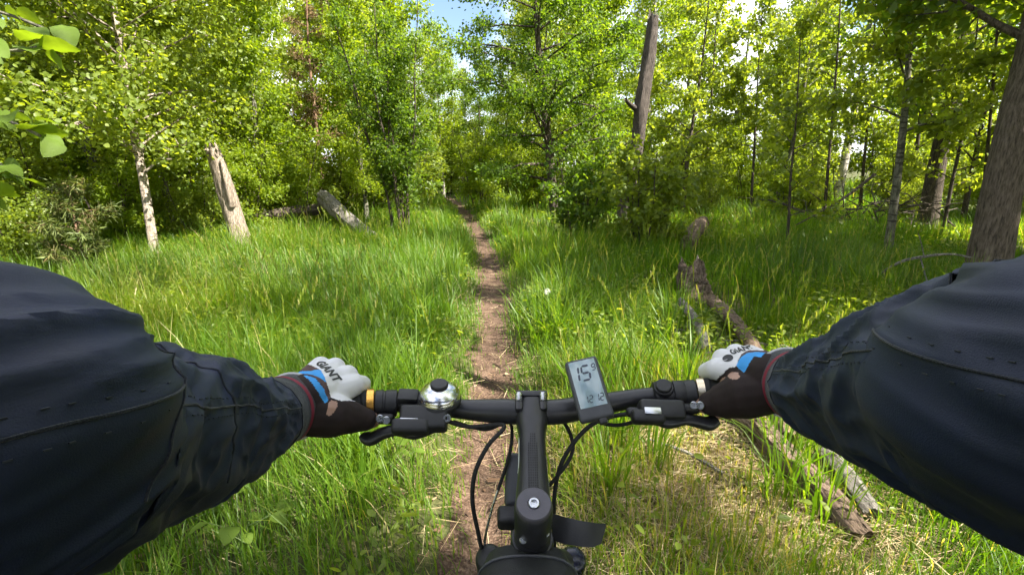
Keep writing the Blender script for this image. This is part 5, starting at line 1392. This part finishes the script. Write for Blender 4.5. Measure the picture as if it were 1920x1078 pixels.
# head with jaw, nose and ears
body.append([(headc + Vector((0, -0.02, 0.03)), 0.082), (headc + Vector((0, 0.015, 0.0)), 0.078)])
body.append([(headc + Vector((0, 0.035, -0.03)), 0.06), (headc + Vector((0, 0.055, -0.085)), 0.034)])
body.append([(headc + Vector((0, 0.088, 0.015)), 0.010), (headc + Vector((0, 0.108, -0.022)), 0.013)])
body.append([(headc + Vector((-0.022, 0.088, -0.058)), 0.008), (headc + Vector((0.022, 0.088, -0.058)), 0.008)])
for s_ in (-1, 1): body.append([(headc + Vector((s_ * 0.080, -0.01, 0.01)), 0.010), (headc + Vector((s_ * 0.083, -0.005, -0.028)), 0.009)])
legs = []
for s_, ped in ((-1, PL), (1, PR)):
    hip = hipc + Vector((s_ * 0.09, 0.03, -0.02)); ank = ped + Vector((0, -0.03, 0.10))
    kn = (hip + ank) / 2 + Vector((s_ * 0.01, 0.22 if s_ > 0 else 0.26, 0.06 if s_ > 0 else 0.08))
    legs.append([(hip, 0.092), (hip.lerp(kn, 0.55), 0.075), (kn, 0.056), (kn.lerp(ank, 0.35), 0.056), (ank, 0.036)])
    body.append(legs[-1]); body.append([(ank, 0.036), (ped + Vector((0, -0.05, 0.045)), 0.034), (ped + Vector((0, 0.09, 0.03)), 0.026), (ped + Vector((0, 0.15, 0.025)), 0.02)])
bo = blob('body', body + CL + CR, 0.0045, 5, [M['skin']], rider)
jacket = blob('jacket', [[(hipc + Vector((0, -0.01, 0.0)), 0.158), (hipc.lerp(chest, 0.5), 0.138), (chest, 0.137), (neck + Vector((0, -0.02, -0.02)), 0.074)], [(chest + Vector((-0.10, 0, 0.03)), 0.118), (chest + Vector((0.10, 0, 0.03)), 0.118)], [(hipc + Vector((-0.08, 0, 0.03)), 0.135), (hipc + Vector((0.08, 0, 0.03)), 0.135)],
                         [(SHL, 0.085), (neck + Vector((0, -0.035, -0.06)), 0.085), (SHR, 0.085)], [(neck + Vector((0, -0.03, -0.05)), 0.075), (neck + Vector((0, -0.01, 0.0)), 0.066)]], 0.010, 6, [M['jacket']], rider)
U = 0.0
FOLD_L = [(0.13, 0.010, 0.018, 0.8, 0.2, 1.3), (0.19, 0.009, 0.020, 0.6, 6.1, 1.2), (0.25, 0.012, 0.022, 0.7, 0.0, 1.4), (0.315, 0.006, 0.028, 0.5, 6.0, 1.3), (0.385, 0.005, 0.030, 0.6, 0.1, 1.4),
          (0.17, 0.007, 0.020, 1.6, 4.6, 0.9), (0.24, 0.008, 0.024, 1.7, 4.5, 0.9), (0.31, 0.008, 0.026, 1.7, 4.3, 0.8), (0.13, 0.006, 0.016, 1.6, 4.0, 0.8)]
FOLD_R = [(0.085, 0.007, 0.013, 0.6, 0.2, 1.3), (0.12, 0.010, 0.016, 0.7, 6.1, 1.3), (0.17, 0.012, 0.020, 0.7, 0.1, 1.4), (0.24, 0.011, 0.022, 0.6, 0.2, 1.3), (0.31, 0.012, 0.026, 0.6, 6.2, 1.3),
          (0.16, 0.007, 0.020, 1.6, 1.6, 0.9), (0.23, 0.008, 0.024, 1.7, 1.7, 0.9), (0.30, 0.008, 0.026, 1.7, 1.9, 0.8)]
sleeve(LST, SHL, -1, 201, FOLD_L, 'sleeve'); sleeve(RST, SHR, 1, 202, FOLD_R, 'sleeve')
tr = blob('trousers', [[(p, r + 0.010) for p, r in l] for l in legs] + [[(hipc + Vector((-0.07, 0.01, -0.02)), 0.132), (hipc + Vector((0.07, 0.01, -0.02)), 0.132)]], 0.010, 5, [M['trousers']], rider)
for ped in PED:
    blob('shoe', [[(ped + Vector((0, -0.085, 0.05)), 0.042), (ped + Vector((0, -0.08, 0.030)), 0.036), (ped + Vector((0, 0.08, 0.030)), 0.042), (ped + Vector((0, 0.16, 0.026)), 0.030)], [(ped + Vector((0, -0.05, 0.06)), 0.045), (ped + Vector((0, 0.02, 0.045)), 0.042)]], 0.006, 4, [M['black_rubber']], rider)
hm = MB(); V = []; F = []
for i in range(9):
    ph = math.pi / 2 * (1 - i / 8 * 1.02)
    for j in range(32):
        a = 2 * math.pi * j / 32; rid = 1 + 0.05 * math.cos(8 * a) * math.cos(ph)
        V.append(headc + Vector((0.108 * math.cos(ph) * math.cos(a) * rid, -0.012 + 0.142 * math.cos(ph) * math.sin(a) * rid, 0.035 + 0.118 * math.sin(ph))))
for i in range(8):
    for j in range(32): F.append((i * 32 + j, (i + 1) * 32 + j, (i + 1) * 32 + (j + 1) % 32, i * 32 + (j + 1) % 32))
F.append(tuple(range(32))); F.append(tuple(256 + j for j in range(32))[::-1]); hm.add(V, F); hm.build('helmet', M['helmet'], rider)
for s_ in (-1, 1):
    mb = MB(); mb.lathe(axis_mat(headc + Vector((s_ * 0.032, 0.078, 0.012)), Vector((0, 1, 0))), [(0.012, 0), (0.011, 0.006), (0.007, 0.010), (0.002, 0.012)], 14); mb.build('eye', M['eye'], rider)

# gloves with their panels, lettering and emblem
def poly_in(P, x, y):
    c = False; j = len(P) - 1
    for i in range(len(P)):
        if (P[i][1] > y) != (P[j][1] > y) and x < (P[j][0] - P[i][0]) * (y - P[i][1]) / (P[j][1] - P[i][1]) + P[i][0]: c = not c
        j = i
    return c
def glove(chains, org, panels, name):
    g = blob(name, chains, 0.0016, 9, [M['glove_dark'], M['glove_white'], M['glove_blue'], M['glove_brown'], M['skin']], rider, 0.0018)
    n = ((Vector((0, 0, CAM_H)) - org).normalized() + Vector((0, 0, 0.25))).normalized()
    x = (Vector((1, 0, 0)) - n * n.x).normalized(); y = n.cross(x)
    def to_plane(px, py):
        a = Vector((0, 0, CAM_H)); d = W(px, py, 1.0) - a
        t = (org - a).dot(n) / d.dot(n); q = a + d * t - org
        return q.dot(x), q.dot(y)
    PL_ = [(m, [to_plane(*p) for p in pol]) for m, pol in panels]
    me = g.data
    for p in me.polygons:
        q = Vector(p.center) - org
        if Vector(p.normal).dot(n) < -0.05: continue
        u, v = q.dot(x), q.dot(y)
        for m, pol in PL_:
            if poly_in(pol, u, v): p.material_index = m; break
    bvh = BVHTree.FromPolygons([v.co.copy() for v in me.vertices], [tuple(p.vertices) for p in me.polygons])
    def drop(u, v, lift=0.0005):
        o = org + x * u + y * v + n * 0.12
        h = bvh.ray_cast(o, -n)
        return (h[0] + h[1] * lift) if h[0] is not None else None
    return g, to_plane, drop
def on_glove(g, drop, vs, fs, name):
    keep = {}; V = []; F = []
    for i, (u, v) in enumerate(vs):
        p = drop(u, v)
        if p is not None: keep[i] = len(V); V.append(p)
    for f in fs:
        if all(i in keep for i in f):
            q = [V[keep[i]] for i in f]
            if max((q[a] - q[a - 1]).length for a in range(len(q))) < 0.006: F.append(tuple(keep[i] for i in f))
    mb = MB(); mb.add(V, F); return mb.build(name, M['ink'], g)
def fine(bm, lim):
    bmesh.ops.triangulate(bm, faces=list(bm.faces))
    for _ in range(5):
        e = [e for e in bm.edges if e.calc_length() > lim]
        if not e: break
        bmesh.ops.subdivide_edges(bm, edges=e, cuts=1); bmesh.ops.triangulate(bm, faces=[f for f in bm.faces if len(f.verts) > 3])
    bm.verts.index_update()
def letters(txt, size):
    cu = bpy.data.curves.new('lettering', 'FONT'); cu.body = txt; cu.size = size; cu.offset = size * 0.045; cu.shear = 0.12; cu.space_character = 1.08
    o = bpy.data.objects.new('lettering', cu); col.objects.link(o)
    dg = bpy.context.evaluated_depsgraph_get(); me = bpy.data.meshes.new_from_object(o.evaluated_get(dg))
    bm = bmesh.new(); bm.from_mesh(me); bpy.data.objects.remove(o); bpy.data.curves.remove(cu); bpy.data.meshes.remove(me)
    fine(bm, 0.0022)
    vs = [(v.co.x, v.co.y) for v in bm.verts]; fs = [tuple(v.index for v in f.verts) for f in bm.faces]; bm.free()
    return vs, fs
def place(vs, o, d, sx=1.0):
    a = math.atan2(d[1], d[0]); c, s = math.cos(a), math.sin(a)
    return [(o[0] + c * u * sx - s * v, o[1] + s * u * sx + c * v) for u, v in vs]
PAN_L = [(4, [(617, 762), (622, 757), (632, 759), (634, 766), (628, 778), (620, 786), (612, 784), (616, 772)]),
         (1, [(556, 650), (590, 630), (650, 630), (690, 660), (710, 690), (712, 735), (690, 748), (664, 752), (640, 757), (622, 752), (618, 738), (611, 716), (602, 696), (590, 683), (571, 670)]),
         (2, [(544, 696), (558, 691), (602, 694), (614, 724), (593, 712), (568, 706)]),
         (2, [(572, 711), (593, 717), (609, 737), (617, 758), (611, 764), (602, 750), (588, 728)]),
         (3, [(540, 690), (568, 665), (572, 670), (590, 683), (603, 696), (612, 717), (620, 752), (616, 757), (609, 737), (593, 716), (568, 706), (544, 697)])]
gl, tp, dr = glove(GL, W(628, 715, 0.575), PAN_L, 'glove')
vs, fs = letters('GIANT', 0.0138)
a = tp(589, 672); b = tp(629, 722); L = max(u for u, v in vs)
on_glove(gl, dr, place(vs, a, (b[0] - a[0], b[1] - a[1]), math.hypot(b[0] - a[0], b[1] - a[1]) / L), fs, 'lettering')
PAN_R = [(4, [(1364, 704), (1372, 698), (1381, 701), (1387, 710), (1382, 717), (1373, 717), (1366, 712)]),
         (1, [(1300, 702), (1295, 655), (1320, 625), (1365, 610), (1425, 615), (1436, 648), (1420, 649), (1402, 651), (1390, 662), (1384, 676), (1380, 689), (1367, 690), (1355, 700), (1339, 710), (1325, 700)]),
         (2, [(1380, 687), (1387, 672), (1400, 661), (1417, 655), (1440, 655), (1432, 668), (1423, 678), (1412, 673), (1403, 688), (1393, 704)]),
         (3, [(1380, 688), (1382, 676), (1390, 660), (1402, 650), (1425, 647), (1450, 650), (1440, 656), (1417, 655), (1400, 661), (1387, 672)])]
gr_, tp, dr = glove(GR, W(1370, 690, 0.575), PAN_R, 'glove')
vs, fs = letters('GIANT', 0.0125)
a = tp(1373, 662); b = tp(1418, 642); L = max(u for u, v in vs)
on_glove(gr_, dr, place(vs, a, (b[0] - a[0], b[1] - a[1]), math.hypot(b[0] - a[0], b[1] - a[1]) / L), fs, 'lettering')
# round emblem cut by a pale curved band
bm = bmesh.new(); ra = 0.0055
def half(sgn):
    o = []
    for i in range(17):
        t = math.pi * i / 16
        o.append((ra * 1.15 * math.cos(t), sgn * ra * math.sin(t)))
    for i in range(17):
        x = -ra * 1.0 + 2.0 * ra * i / 16
        o.append((x, sgn * 0.0006 + 0.0016 * math.sin(x / ra * 2.6)))
    return o
for sgn in (1, -1):
    f = bm.faces.new([bm.verts.new((x, y, 0)) for x, y in half(sgn)])
fine(bm, 0.0018)
vs = [(v.co.x, v.co.y) for v in bm.verts]; fs = [tuple(v.index for v in f.verts) for f in bm.faces]; bm.free()
c = tp(1365, 669)
on_glove(gr_, dr, place(vs, c, (b[0] - a[0], b[1] - a[1])), fs, 'emblem')
